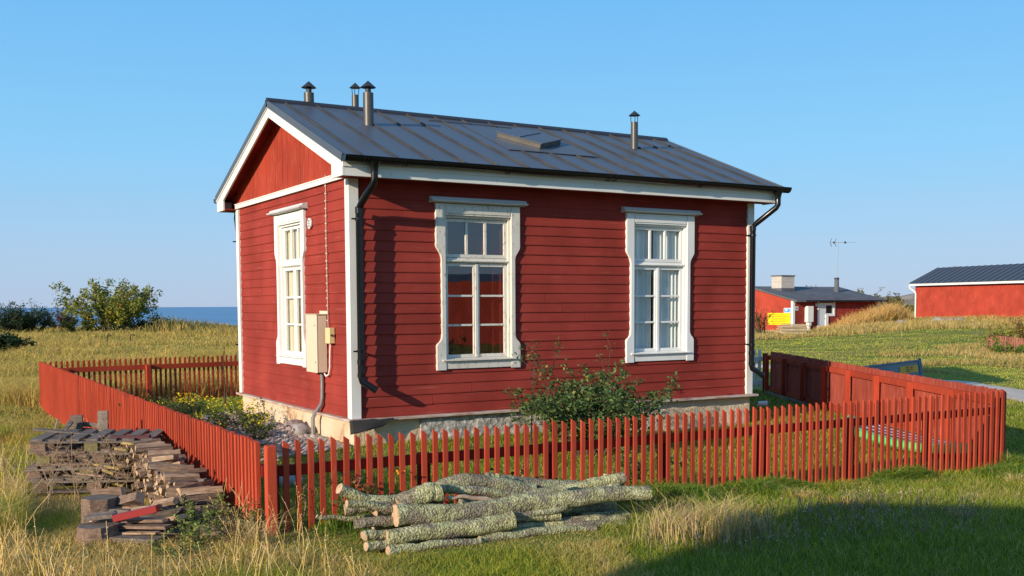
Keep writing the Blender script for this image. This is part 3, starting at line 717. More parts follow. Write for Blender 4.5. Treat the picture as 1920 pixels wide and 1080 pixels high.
# ------------------------------------------------------------------ fences
def picket_mesh(w, t, h, slant, rounded, seed):
    r = random.Random(seed); mb = MB(); w *= r.uniform(.95, 1.05)
    if rounded: top = [(-w/2, h-.02), (-w*.3, h-.004), (0, h+.004), (w*.3, h-.004), (w/2, h-.02)]
    else: top = [(-w/2, h+slant), (w/2, h)]
    poly = [(-w/2, -.12), (w/2, -.12)]+top[::-1]
    mb.prism(poly, (Vector((0, 0, 0)), VX, VZ, -VY), 0, t)
    me = bpy.data.meshes.new('picket'); me.from_pydata(mb.v, [], mb.f); me.update(); return me
def fence_line(name, label, A, B, gz, n, w, t, h, slant, side, mat, railmat, posts, group=None, rounded=False, part='picket', railz=.60, railh=.085, lean=.005, start=0, keep='start'):
    A = Vector(A); B = Vector(B); d = (B-A); Lf = d.length; ang = math.atan2(d.y, d.x); u = d.normalized()
    if side < 0: nrm = Vector((u.y, -u.x))     # pickets stand on the right-hand side when walking A to B
    else: nrm = Vector((-u.y, u.x))
    f = empty(name, (A.x, A.y, gz(0)), label, 'fence', group)
    ms_ = [picket_mesh(w, t, h, slant, rounded, i+hash(name) % 1) for i in range(6)]
    for m_ in ms_: m_.materials.append(mat)
    far = MB()
    for i in range(n):
        k_ = (i+.5)/n; p = A+d*k_
        if (i >= 100 if keep == 'start' else i < n-100):
            mm = ms_[i % 6]; R_ = Matrix.Rotation(ang+(0 if side < 0 else math.pi), 3, 'Z')
            far.add([R_ @ v.co+Vector((p.x, p.y, gz(k_))) for v in mm.vertices], [tuple(q.vertices) for q in mm.polygons]); continue
        o = bpy.data.objects.new(part, ms_[(i*7+i//5) % 6]); COL.objects.link(o); o.parent = f
        o.location = (p.x-A.x+nrm.x*.0, p.y-A.y+nrm.y*.0, gz(k_)-gz(0)+random.uniform(-.008, .008))
        o.rotation_euler = (random.uniform(-lean, lean), random.uniform(-lean, lean), ang+(0 if side < 0 else math.pi)+random.uniform(-2, 2)*min(lean, .012))
    if far.v: tag(far.build('far_'+part+'s', mat, f), kind='stuff')
    U3 = Vector((u.x, u.y, 0)); N3 = Vector((-nrm.x, -nrm.y, 0))
    rails = [railz] if not isinstance(railz, (list, tuple)) else railz
    for rzv in rails:
        nseg = posts; 
        for i in range(nseg):
            a = i/nseg; b = (i+1)/nseg; pa = A+d*a; pb = A+d*b
            mb = MB(); P = []
            for (p, kk) in ((pa, a), (pb, b)):
                z = gz(kk)+rzv
                P += [Vector((p.x, p.y, z))+N3*e+VZ*zz for e, zz in ((.003, 0), (.040, 0), (.040, railh), (.003, railh))]
            mb.add(P, [(0, 1, 2, 3), (7, 6, 5, 4), (0, 4, 5, 1), (1, 5, 6, 2), (2, 6, 7, 3), (3, 7, 4, 0)]); mb.build('rail', railmat, f)
    for i in range(start, posts+1):
        k_ = i/posts; p = A+d*k_; z = gz(k_)
        fr = (Vector((p.x, p.y, z)), U3, VZ, N3); mb = MB(); mb.fbox(fr, -.045, .045, -.3, rails[0]+railh+(.0 if not rounded else .0), .042, .125); mb.build('post', railmat, f, bevel=.004)
    return f
NC, RC = (-2.64, -4.72), (6.31, -4.93)
LC, BE = (-2.66, 9.42), (9.4, 10.95)
GP = tuple(onz(1440, 658, .40)[:2])
lin = lambda a, b: (lambda k: a+(b-a)*k)
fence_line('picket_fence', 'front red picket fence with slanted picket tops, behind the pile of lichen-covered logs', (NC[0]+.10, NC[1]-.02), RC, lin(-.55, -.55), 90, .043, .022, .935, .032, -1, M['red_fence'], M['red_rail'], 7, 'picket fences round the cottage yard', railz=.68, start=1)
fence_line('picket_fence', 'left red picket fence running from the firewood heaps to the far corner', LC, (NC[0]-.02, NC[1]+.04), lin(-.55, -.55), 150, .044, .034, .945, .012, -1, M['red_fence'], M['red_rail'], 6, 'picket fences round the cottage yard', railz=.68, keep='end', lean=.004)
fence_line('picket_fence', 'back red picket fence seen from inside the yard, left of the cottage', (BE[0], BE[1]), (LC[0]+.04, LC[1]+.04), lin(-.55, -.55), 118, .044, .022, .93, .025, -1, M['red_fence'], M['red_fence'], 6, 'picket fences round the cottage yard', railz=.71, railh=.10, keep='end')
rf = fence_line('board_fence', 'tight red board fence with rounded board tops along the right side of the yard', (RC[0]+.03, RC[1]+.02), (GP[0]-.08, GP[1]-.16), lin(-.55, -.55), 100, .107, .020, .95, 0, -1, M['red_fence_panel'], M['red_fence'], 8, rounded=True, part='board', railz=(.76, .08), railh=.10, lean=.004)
# stout corner post at the near corner and its cross stub
mb = MB(); mb.fbox((Vector((NC[0]+.015, NC[1]-.03, -.55)), VX, VZ, -VY), -.04, .04, -.3, .935, 0, .075)
o = mb.build('fence_post', M['red_fence'], None, org=(NC[0], NC[1], -.5), bevel=.006); tag(o, 'stout red post at the near corner where the front and left picket fences meet', 'post')
# sill plank under the board fence
P0 = Vector((GP[0]-.40, GP[1]-.50)); P1 = P0-Vector((1.35, 2.45)); dd_ = (P0-P1).normalized(); mb = MB()
mb.fbox((Vector((P1.x-.1, P1.y, -.54)), Vector((dd_.x, dd_.y, 0)), VZ, Vector((-dd_.y, dd_.x, 0))), 0, (P0-P1).length, 0, .09, 0, .06)
tag(mb.build('plank', M['grey_wood'], org=(P1.x, P1.y, -.47)), 'long grey plank lying along the foot of the dark end of the board fence', 'plank')
# white gate
ga = Vector((GP[0]-.02, GP[1]+.10)); gd = Vector((-.80, .60)).normalized(); U3 = Vector((gd.x, gd.y, 0)); N3 = Vector((-gd.y, gd.x, 0)); N3 = -N3 if N3.y > 0 else N3
frg = (Vector((ga.x, ga.y, -.53)), U3, VZ, N3)
gate = empty('gate', frg[0], 'white picket gate with a diagonal brace beside the dark end of the board fence', 'gate')
for i in range(9):
    mb = MB(); u0 = .06+i*.125; mb.fbox(frg, u0, u0+.07, .08, .95+.0*i, -.045, -.022); mb.build('picket', M['white'], gate)
for z in (.16, .70): mb = MB(); mb.fbox(frg, .03, 1.18, z, z+.10, -.02, .005); mb.build('rail', M['white'], gate)
mb = MB(); mb.prism([(.10, .265), (.22, .265), (1.10, .695), (.98, .695)][::1], frg, -.018, .003)
mb2 = MB(); mb2.prism([(.98, .265), (1.10, .265), (.22, .695), (.10, .695)], frg, -.018, .003); mb2.build('brace', M['white'], gate)
mb = MB(); mb.fbox((Vector((GP[0]-.08, GP[1], -.55)), U3, VZ, N3), -.05, .05, -.3, .90, -.05, .05)
tag(mb.build('fence_post', M['red_rail'], org=(GP[0]-.08, GP[1], -.50), bevel=.005), 'dark red post between the white gate and the board fence', 'post')

# ------------------------------------------------------------------ vegetation helpers
def in_view(x, y, m=.10, d0=6.0):
    s, D = cam_sd(x, y); return (D > d0) & (np.abs(s) < .5+m)
def blades(name, x, y, h, w, col, lean=.35, bend=.5, z=None, seg=2, mat=None, dirx=None):
    n = len(x); z = ground(x, y) if z is None else z
    a = RNG.uniform(0, 2*np.pi, n); la = RNG.uniform(0, 2*np.pi, n) if dirx is None else dirx+RNG.normal(0, .7, n)
    lx, ly = np.cos(la), np.sin(la); l1 = RNG.uniform(.05, 1, n)*lean; l2 = l1+RNG.uniform(.3, 1, n)*bend
    wx, wy = np.cos(a)*w/2, np.sin(a)*w/2
    b = np.stack([x, y, z-.01], -1); W_ = np.stack([wx, wy, np.zeros(n)], -1)
    mid = b+np.stack([lx*l1*h*.5, ly*l1*h*.5, h*.55], -1)
    tz = h*np.clip(1-.25*l2, .3, 1); tip = b+np.stack([lx*l2*h*.8, ly*l2*h*.8, tz], -1)
    V = np.stack([b-W_, b+W_, mid+W_*.7, mid-W_*.7, tip], 1).reshape(-1, 3)
    k_ = np.arange(n)[:, None]*5
    q = k_+np.array([[0, 1, 2, 3]]); t = k_+np.array([[3, 2, 4]])
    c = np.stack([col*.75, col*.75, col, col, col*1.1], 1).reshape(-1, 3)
    return tag(npmesh(name, V, quads=q, tris=t, col=c, mat=mat or M['grass']), kind='stuff')
def mixcol(n, cols, wts=None, var=.18):
    cols = np.array(cols); i = RNG.choice(len(cols), n, p=None if wts is None else np.array(wts)/sum(wts))
    return cols[i]*RNG.uniform(1-var, 1+var, (n, 1))
GREEN = (.17, .24, .02); GREEN2 = (.28, .34, .025); DGREEN = (.08, .13, .015); STRAW = (.72, .54, .24); GOLD = (.70, .46, .12); OLIVE = (.38, .32, .06); YG = (.46, .45, .045); BROWN = (.24, .15, .08)
def cloud(n, d0, d1, p=1.0, smax=.6):
    u = RNG.uniform(0, 1, n); D = d0*(d1/d0)**u; s = RNG.uniform(-smax, smax, n)
    x = CAM.x+D*(math.sin(YAW)+s*math.cos(YAW)); y = CAM.y+D*(math.cos(YAW)-s*math.sin(YAW)); return x, y, s, D
def outside(x, y, x0, x1, y0, y1): return ~((x > x0) & (x < x1) & (y > y0) & (y < y1))
# fence-line helpers
def side_of(x, y, A, B): return (B[0]-A[0])*(y-A[1])-(B[1]-A[1])*(x-A[0])
def in_yard(x, y):
    return (side_of(x, y, NC, RC) > 0) & (side_of(x, y, RC, GP) > 0) & (side_of(x, y, BE, LC) > 0) & (side_of(x, y, LC, NC) > 0) & (side_of(x, y, GP, BE) > 0)
roadpts = np.array([(p.x, p.y) for p in cc])
def road_d(x, y):
    d = np.full(len(x), 1e9)
    for px_, py_ in roadpts: d = np.minimum(d, np.hypot(x-px_, y-py_))
    return d
def dist_seg(x, y, A, B):
    ax, ay = A; bx, by = B; L2 = (bx-ax)**2+(by-ay)**2; t = np.clip(((x-ax)*(bx-ax)+(y-ay)*(by-ay))/L2, 0, 1)
    return np.hypot(x-ax-t*(bx-ax), y-ay-t*(by-ay))
HAX, HAY = 47.13, 37.93; FAR = [(HAX, HAX+8.5, HAY, HAY+8)]
BARN = Vector((61.93, 39.67)); bd = Vector((math.sin(R(12)), math.cos(R(12))))

# --- short lawn inside the yard, and right-hand foreground
x, y, s, D = cloud(570000, 5.8, 24, smax=.8)
ok = outside(x, y, -.02, HL+.05, -.05, HW+.02)
yard = in_yard(x, y)
fg_right = (~yard) & (side_of(x, y, NC, RC) < 0) & (s > .10+.16*(fbm(x*.8, y*.8, 3)-.5))
keep = ok & (yard | fg_right | ((~yard) & (side_of(x, y, RC, GP) < 0))) & (road_d(x, y) > .68)
keep &= ~((yard) & (x < 0) & (x > -1.0) & (y > .0) & (y < 5.2) & (RNG.uniform(0, 1, len(x)) < .8))
x, y, s, D = x[keep], y[keep], s[keep], D[keep]; n = len(x); yd = in_yard(x, y)
nzz = fbm(x*1.3, y*1.3, 21); nz2 = fbm(x*.45, y*.45, 31)
h = np.where(yd, .07, .075)*RNG.uniform(.5, 1.4, n)*(.7+.7*nzz); w = np.maximum(.004, D*.00055)
c = mixcol(n, [GREEN, GREEN2, DGREEN, YG, STRAW], [4, 4, 2, 2, .9]); dry = np.clip((nz2-.52)*5, 0, 1)[:, None]*(~yd)[:, None]
c = c*(1-dry*.6)+mixcol(n, [OLIVE, STRAW, BROWN], [3, 1.2, 1])*dry*.6
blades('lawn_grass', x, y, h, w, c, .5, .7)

# --- long green tufts along the foot of the front fence (right half) and log pile
m_ = 42000; k_ = RNG.uniform(0, 1, m_)**.8; off = RNG.gamma(1.4, .16, m_)
px_ = NC[0]+(RC[0]+.8-NC[0])*k_; py_ = NC[1]+(RC[1]-.15-NC[1])*k_-off
cl = vnoise(px_*2.4, py_*2.4, 77); kp = (cl > .35) & (off < .95) & ((px_ > .9) | (RNG.uniform(0, 1, m_) < .28)); px_, py_, cl, off = px_[kp], py_[kp], cl[kp], off[kp]
h = (.06+.20*np.clip((cl-.35)*2.2, 0, 1)*np.clip(1.25-off, .3, 1))*RNG.uniform(.6, 1.25, len(px_))*np.where(px_ > .9, 1, .9)
c = mixcol(len(px_), [(.10, .22, .025), (.17, .29, .03), DGREEN, YG, STRAW], [4, 4, 1.5, 1.5, .35]); blades('fence_foot_grass', px_, py_, h, np.full(len(px_), .0075), c, .5, 1.3)

# --- rough tall grass: left foreground and middle strip
x, y, s, D = cloud(410000, 5.6, 22, smax=.75)
lim = .11+.16*(fbm(x*.8, y*.8, 3)-.5)
reg = (~in_yard(x, y)) & (((side_of(x, y, NC, RC) < 0) & (s < lim+.03)) | ((side_of(x, y, LC, NC) < 0) & (x < 0)) | ((side_of(x, y, BE, LC) < 0) & (y > 6)))
x, y, s, D = x[reg], y[reg], s[reg], D[reg]; n = len(x)
nzz = fbm(x*1.1, y*1.1, 41); nz2 = fbm(x*.6+4, y*.6, 43); nz3 = fbm(x*2.2, y*2.2, 44)
pa, pb = onz(690, 1005, -.32), onz(1185, 975, -.33); ha_, hb_ = onz(240, 1030, -.32), onz(190, 905, -.36)
pile = dist_seg(x, y, pa[:2], pb[:2]) < .85; heap = dist_seg(x, y, ha_[:2], hb_[:2]) < .70; nearf = dist_seg(x, y, LC, NC) < .35
tall = np.clip((nzz-.38)*4, 0, 1)*np.where(s < -.17+.06*(nz3-.5), 1, .28)*np.where((s < -.2) & (side_of(x, y, LC, NC) < 0) & (D > 12), .5, 1)
h = (.065+.27*tall*RNG.uniform(.3, 1.3, n)); h = np.where(D < 7.6, np.minimum(h, .07+.10*RNG.random(n)**2), h); h = np.where(pile, .03, h); h = np.where(heap, np.minimum(h, .07), h); h = np.where(nearf, np.minimum(h, .14), h)
dry = np.clip((nz2-.38)*6, 0, 1)*np.clip(1-(y+1)*.05, .45, 1); dry = np.clip(dry+.25*(nz3-.4), 0, 1)*np.where(s < -.17, 1, .75); dry = dry[:, None]
c = mixcol(n, [GREEN, GREEN2, YG, OLIVE], [2.5, 4, 4, 2])*(1-dry)+mixcol(n, [STRAW, GOLD, OLIVE, (.46, .28, .13)], [4, 3, 1.5, 1.2])*dry
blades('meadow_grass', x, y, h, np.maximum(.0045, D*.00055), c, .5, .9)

cx_, cy_, cs_, cD_ = cloud(420, 5.9, 16, smax=.56); cq = (~in_yard(cx_, cy_)) & ((side_of(cx_, cy_, LC, NC) < 0) | (side_of(cx_, cy_, NC, RC) < 0)) & (dist_seg(cx_, cy_, pa[:2], pb[:2]) > .75) & (dist_seg(cx_, cy_, ha_[:2], hb_[:2]) > .75) & ((cs_ < -.1) | (RNG.random(420) < .35)) & (cy_ < 5)
cx_, cy_, cs_ = cx_[cq], cy_[cq], cs_[cq]; per = 110; nn = len(cx_)
dxy = RNG.normal(0, 1, (nn, per, 2)); rad = RNG.uniform(.04, .11, nn)[:, None, None]; bx = (cx_[:, None]+(dxy*rad)[..., 0]).ravel(); by = (cy_[:, None]+(dxy*rad)[..., 1]).ravel()
th = np.repeat(RNG.uniform(.14, .34, nn)*np.where(cs_ < -.15, 1.1, .55)*np.where(cD_[cq] < 7.4, .45, 1), per)*RNG.uniform(.5, 1.15, nn*per)
pal = np.array([STRAW, GOLD, YG, GREEN2, OLIVE]); tcol = np.repeat(pal[RNG.choice(5, nn, p=[.34, .26, .2, .12, .08])], per, 0)*RNG.uniform(.7, 1.2, (nn*per, 1))
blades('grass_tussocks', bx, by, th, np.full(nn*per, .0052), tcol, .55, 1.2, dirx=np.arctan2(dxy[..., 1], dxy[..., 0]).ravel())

# --- dry seed stalks and heads scattered through the rough grass
def stalks(name, x, y, h, heads, col, headcol, headsize=.02, lean=.3, nseg=3, w=.0035):
    n = len(x); z = ground(x, y); V = []; Q = []; C_ = []; b = 0
    for i in range(n):
        a = random.uniform(0, 6.28); l = random.uniform(.05, lean)*h[i]; wd = w*random.uniform(.8, 1.3); cc_ = np.array(col[i])
        pts = [np.array([x[i]+math.cos(a)*l*t**1.7, y[i]+math.sin(a)*l*t**1.7, z[i]-.02+h[i]*t]) for t in (0, .35, .7, 1)]
        pv = np.array([math.cos(YAW), -math.sin(YAW), 0])*wd/2
        for p in pts: V += [p-pv, p+pv]; C_ += [cc_, cc_]
        for j in range(3): Q.append((b+2*j, b+2*j+1, b+2*j+3, b+2*j+2))
        b += 8; hc = np.array(headcol[i])
        for j in range(heads):
            t = 1-random.random()*.28; p = pts[2]+(pts[3]-pts[2])*((t-.7)/.3) if t > .7 else pts[3]
            e = np.array([random.gauss(0, 1), random.gauss(0, 1), random.gauss(0, .8)]); q = p+e*headsize*.8
            d1 = np.array([random.gauss(0, 1) for _ in range(3)]); d1 *= headsize*.5/np.linalg.norm(d1); d2 = np.array([random.gauss(0, 1) for _ in range(3)]); d2 *= headsize*.35/np.linalg.norm(d2)
            V += [q-d1-d2, q+d1-d2, q+d1+d2, q-d1+d2]; vv = random.uniform(.7, 1.3); C_ += [hc*vv]*4; Q.append((b, b+1, b+2, b+3)); b += 4
    return tag(npmesh(name, V, quads=Q, col=np.array(C_), mat=M['attr']), kind='stuff')
x, y, s, D = cloud(9000, 5.7, 15, smax=.55); nzz = fbm(x*.9, y*.9, 51)
reg = (~in_yard(x, y)) & (((side_of(x, y, LC, NC) < 0) & (x < 0)) | ((side_of(x, y, NC, RC) < 0) & (s < -.19))) & (nzz > .48) & (dist_seg(x, y, pa[:2], pb[:2]) > .5) & (dist_seg(x, y, ha_[:2], hb_[:2]) > .7) & ((D > 7.5) | (s < -.44) | (RNG.random(len(x)) < .3))
x, y = x[reg][:480], y[reg][:480]; n = len(x)
stalks('dry_grass_stalks', x, y, RNG.uniform(.15, .42, n), 6, mixcol(n, [STRAW, GOLD]), mixcol(n, [(.5, .36, .2), (.42, .27, .15)]), .009, .6, w=.0022)
# low faded yarrow and dead weeds in the shade at right
cs = [tuple(onz(a, b, -.33)[:2]) for a, b in ((1440, 1000), (1500, 985), (1560, 975), (1600, 960), (1590, 1000), (1660, 965), (1720, 975), (1790, 985), (1850, 980), (1400, 1025), (1330, 1040), (1460, 1040), (1760, 1010), (1640, 1000), (1560, 1025))]
xx = []; yy_ = []
for (a, b) in cs:
    m_ = random.randint(18, 40); xx.append(RNG.normal(a, .24, m_)); yy_.append(RNG.normal(b, .15, m_))
xx = np.concatenate(xx); yy_ = np.concatenate(yy_); n = len(xx)
kp = side_of(xx, yy_+.25, NC, RC) < 0; xx, yy_ = xx[kp], yy_[kp]; n = len(xx)
stalks('dead_weeds', xx, yy_, RNG.uniform(.08, .24, n), 5, mixcol(n, [(.24, .16, .11), (.20, .16, .08)]), mixcol(n, [(.34, .24, .16), (.24, .16, .10), (.50, .40, .30)]), .010, .5)
# pale straw tuft right of the logs
tc_ = onz(1315, 1010, -.33); xx = RNG.normal(tc_.x, .26, 1400); yy_ = RNG.normal(tc_.y, .16, 1400)
blades('straw_tuft', xx, yy_, RNG.uniform(.12, .40, 1400), np.full(1400, .006), mixcol(1400, [STRAW, (.52, .36, .20), YG], [4, 3, 2]), .4, .8)

# --- distant fields
x, y, s, D = cloud(420000, 20, 112, smax=.62)
yard = in_yard(x, y); keep = (~yard) & (road_d(x, y) > .68)
inh = (x > HAX) & (x < HAX+8.5) & (y > HAY) & (y < HAY+8); keep &= ~inh
keep &= ~((D > 96) & (s > .2))
x, y, s, D = x[keep], y[keep], s[keep], D[keep]; n = len(x)
nzz = fbm(x*.22, y*.22, 61); nz2 = fbm(x*.08+3, y*.08, 63); nz3 = fbm(x*.7, y*.7, 65)
left = s < .1
mown = (~left) & (D < 54+6*nzz) & ~(((s-.43)*22+(nz3-.5)*9+(nzz-.5)*8-np.abs(D-38)*.16 > 0))
tallr = (~left) & ~mown
h = np.where(left, .12+.50*np.clip((nzz-.38)*3, 0, 1), np.where(mown, .05, np.where(D < 50, .06+.22*nzz, .12+.5*nzz)))*RNG.uniform(.5, 1.25, n)
front_of_A = (x > HAX+2.2) & (x < HAX+9.5) & (y > HAY-2.6) & (y < HAY-.3); h = np.where(front_of_A, RNG.uniform(.5, 1.35, n)*np.clip((x-HAX-1.8)/5, .35, 1), h)
h = np.where((x > HAX-9) & (x < HAX+2.2) & (y > HAY-3) & (y < HAY), h*.45, h)
cm = mixcol(n, [(.66, .62, .08), (.46, .52, .055), (.62, .50, .12)], [4, 2.5, 2]); cg = mixcol(n, [STRAW, GOLD, (.44, .25, .10), OLIVE], [4, 4, 1.2, 1.5]); cl_ = mixcol(n, [(.80, .52, .15), (.58, .42, .11), (.62, .50, .12), YG, (.50, .28, .11)], [5, 3, 2.5, 1.2, 1.8])
t = np.clip((nz3-.42)*5, 0, 1)[:, None]
c = np.where(left[:, None], cl_*(1-t*.5)+mixcol(n, [OLIVE, YG, BROWN], [3, 1.5, 2])*t*.5, np.where(mown[:, None], cm*(1-.45*t)+.45*t*mixcol(n, [OLIVE, (.30, .24, .07)]), cg*(1-.4*t)+.4*t*mixcol(n, [OLIVE, (.24, .22, .05)])))
blades('field_grass', x, y, h, D*.00055, c, .6, .9)
# fringe of golden reeds right before the shore, on the left
x, y, s, D = cloud(26000, 66, 84, smax=.6); kp = (s > -.42) & (s < .08); x, y, s, D = x[kp], y[kp], s[kp], D[kp]; n = len(x)
rh = np.interp(s, [-.42, -.37, -.34, -.30, -.27, -.2, .1], [.3, .3, 1.1, .85, .55, .5, .4])
blades('shore_reeds', x, y, rh*RNG.uniform(.5, 1.2, n)*(.6+.7*fbm(x*.25, y*.25, 71)), D*.0009, mixcol(n, [GOLD, (.25, .16, .06), OLIVE, (.10, .12, .04), (.32, .17, .09)], [3, 3, 3, 2, 1]), .3, .4)

xx = HAX+RNG.uniform(1.6, 9.0, 5200); yy_ = HAY-RNG.uniform(.35, 2.4, 5200); kk = np.clip((xx-HAX-1.2)/5.5, .25, 1)*(.6+.6*fbm(xx*.9, yy_*.9, 81)); kp = RNG.uniform(0, 1, 5200) < .5+.5*kk
blades('tall_dry_grass', xx[kp], yy_[kp], (1.75*kk*RNG.uniform(.5, 1.1, 5200))[kp], np.full(kp.sum(), .035), mixcol(int(kp.sum()), [(.66, .40, .16), (.72, .50, .20), GOLD]), .35, .5)

# ------------------------------------------------------------------ leafy plants
def leaves(name, P, size, col, parent, loc, mat=None, var=.35, flat=.0):
    P = np.asarray(P, float); n = len(P); d1 = RNG.normal(0, 1, (n, 3)); d1[:, 2] *= .6; d1 /= np.linalg.norm(d1, axis=1)[:, None]
    d2 = RNG.normal(0, 1, (n, 3)); d2 -= (d2*d1).sum(1)[:, None]*d1; d2 /= np.linalg.norm(d2, axis=1)[:, None]
    sz = (size*RNG.uniform(1-var, 1+var, n))[:, None]; up = np.cross(d1, d2)*sz*.12
    V = np.stack([P, P+d1*sz*.5+d2*sz*.3+up, P+d1*sz, P+d1*sz*.5-d2*sz*.3+up], 1).reshape(-1, 3)
    c = np.repeat(col, 4, 0); q = np.arange(n*4).reshape(-1, 4)
    return npmesh(name, V-np.array(loc), quads=q, col=c, mat=mat or M['leaf'], parent=parent)
def shrub(name, label, cat, base, hgt, wid, nst, nleaf, size, cols, wts=None, group=None, top=1.0, branchy=3, spread=.9, stemr=.012, stemmat=None, clump=.13, low=.12, part='foliage', dens=None):
    base = Vector(base); r = random.Random(label); e = empty(name, base, label, cat, group)
    mb = MB(); pts = []
    def grow(p, d, L_, rad, lev):
        q = [p]; k_ = 4
        for i in range(k_):
            d = (d+Vector((r.gauss(0, .16), r.gauss(0, .16), r.gauss(.05, .10)))).normalized(); q.append(q[-1]+d*(L_/k_))
        mb.tube(q, [rad*(1-.55*i/k_) for i in range(k_+1)], 5, caps=False)
        if lev <= 1:
            for a, b in zip(q[1:], q[2:]+[q[-1]+d*L_*.15]): pts.append(a.lerp(b, r.random())); pts.append(b)
        if lev < branchy:
            for i in range(r.choice((2, 3, 3))):
                k0 = r.randint(2, k_); dn = (d+Vector((r.gauss(0, .6), r.gauss(0, .6), r.gauss(.1, .35)))).normalized(); grow(q[k0], dn, L_*r.uniform(.5, .75), rad*.55, lev+1)
                if lev+1 >= branchy-1: pts.append(q[k0])
        else: pts.append(q[-1]); pts.append(q[-2])
    for i in range(nst):
        a = r.uniform(0, 6.28); t = r.random()**.6*spread; d = Vector((math.cos(a)*t*wid/hgt*.5, math.sin(a)*t*wid/hgt*.5, 1)).normalized()
        grow(base+Vector((math.cos(a)*t*.1*wid, math.sin(a)*t*.1*wid, -.03)), d, hgt*r.uniform(.32, .50)*top, stemr*hgt, 1)
    P = np.array([tuple(p) for p in pts]); P = P[P[:, 2] > base.z+low*hgt]
    # squeeze into the wanted size
    c0 = np.array(base); ex = np.percentile(np.abs(P[:, :2]-c0[:2]), 96, axis=0); sc = np.array([wid/2/ex[0], wid/2/ex[1], hgt/(P[:, 2].max()-c0[2])])
    for i, v in enumerate(mb.v): mb.v[i] = tuple(np.array(c0)+(np.array(v)-c0)*sc)
    P = c0+(P-c0)*sc
    mb.build('branches', stemmat or M['twig'], e)
    idx = RNG.integers(0, len(P), nleaf); Q = P[idx]+RNG.normal(0, clump*hgt*.35, (nleaf, 3)); shade = vnoise(P[:, 0]*3/hgt*2, P[:, 1]*3/hgt*2+P[:, 2], 5)
    c = mixcol(nleaf, cols, wts, .25)*(.8+.4*RNG.uniform(0, 1, len(P))[idx])[:, None]
    leaves(part, Q, size, c, e, base); return e
M['twig'] = NT('twig').setc((.10, .075, .05), .85, .15)
"""rose bush in front of the cottage"""
shrub('rose_bush', 'sprawling green rose bush growing against the cottage wall behind the front picket fence', 'bush', (2.66, -1.55, -.50), 1.45, 1.62, 34, 11500, .052, [(.09, .15, .045), (.13, .20, .06), (.05, .09, .03), (.26, .30, .07), (.16, .09, .04)], [4, 4, 3, .7, .3], branchy=3, stemr=.006, clump=.065, top=.9)
shrub('rose_shoot', 'tall thin rose shoot against the red boards left of the rose bush', 'shrub', (1.95, -1.20, -.45), 1.42, .25, 2, 260, .036, [(.08, .10, .035), (.12, .12, .05), (.12, .06, .03)], branchy=1, stemr=.006, clump=.05)
shrub('rose_shoot', 'tall leafy rose shoot reaching the sill of the curtained front window', 'shrub', (3.25, -1.10, -.45), 1.50, .55, 3, 620, .038, [(.07, .11, .035), (.12, .14, .05)], branchy=2, stemr=.005, clump=.06)
shrub('rose_shoot', 'low leafy rose sprig poking out between pickets behind the log pile', 'shrub', tuple(onz(1185, 905, -.42)), .50, .8, 5, 420, .042, [(.07, .14, .04), (.10, .18, .05)], branchy=2, stemr=.006, clump=.07)
# far shrubs and trees on the left
p = dep(205, 628, 70); shrub('rowan_tree', 'airy yellow-green rowan tree on the shore meadow left of the cottage', 'tree', (p.x, p.y, G(p.x, p.y)), 3.5, 5.7, 22, 12000, .17, [(.22, .24, .03), (.32, .32, .045), (.11, .15, .03), (.48, .34, .05), (.42, .16, .03)], [4, 4, 4, 1, .35], stemr=.009, clump=.10, branchy=3, stemmat=M['grey_wood'], low=.02)
for (px, py, D_, h_, w_, lb, nm) in ((15, 628, 66, 2.5, 3.6, 'dark green juniper at the left edge of the meadow', 'juniper'), (52, 624, 67, 2.0, 2.6, 'lower dark juniper to the right of the big one at the left edge', 'juniper'), (5, 672, 42, 1.0, 1.9, 'small dark juniper mound low at the left edge in the meadow', 'juniper')):
    p = dep(px, py, D_); shrub(nm, lb, 'shrub', (p.x, p.y, G(p.x, p.y)), h_, w_, 16, 5200, .11, [(.022, .042, .016), (.035, .062, .022), (.05, .085, .03)], None, 'junipers on the shore meadow', branchy=3, clump=.14, low=.02)
for (px, py, D_, h_, w_, cols, lb) in ((90, 622, 74, .95, 3.0, [(.10, .07, .035), (.07, .07, .03)], 'low brown thicket between the junipers and the rowan'), (122, 618, 76, 1.7, 1.6, [(.20, .06, .03), (.14, .08, .035), (.08, .09, .03)], 'reddish bush just left of the rowan'), (112, 620, 75, 1.0, 2.2, [(.05, .055, .025), (.08, .07, .03)], 'dark bush below the reddish one'), (255, 622, 73, .9, 2.6, [(.04, .05, .022), (.07, .08, .03)], 'dark low bush at the right foot of the rowan'), (160, 626, 69, 1.1, 2.4, [(.10, .13, .02), (.20, .20, .03)], 'bright low bush at the left foot of the rowan')):
    p = dep(px, py, D_); shrub('bush', lb, 'bush', (p.x, p.y, G(p.x, p.y)), h_, w_, 10, 1800, .12, cols, None, branchy=2, clump=.16, low=.02)
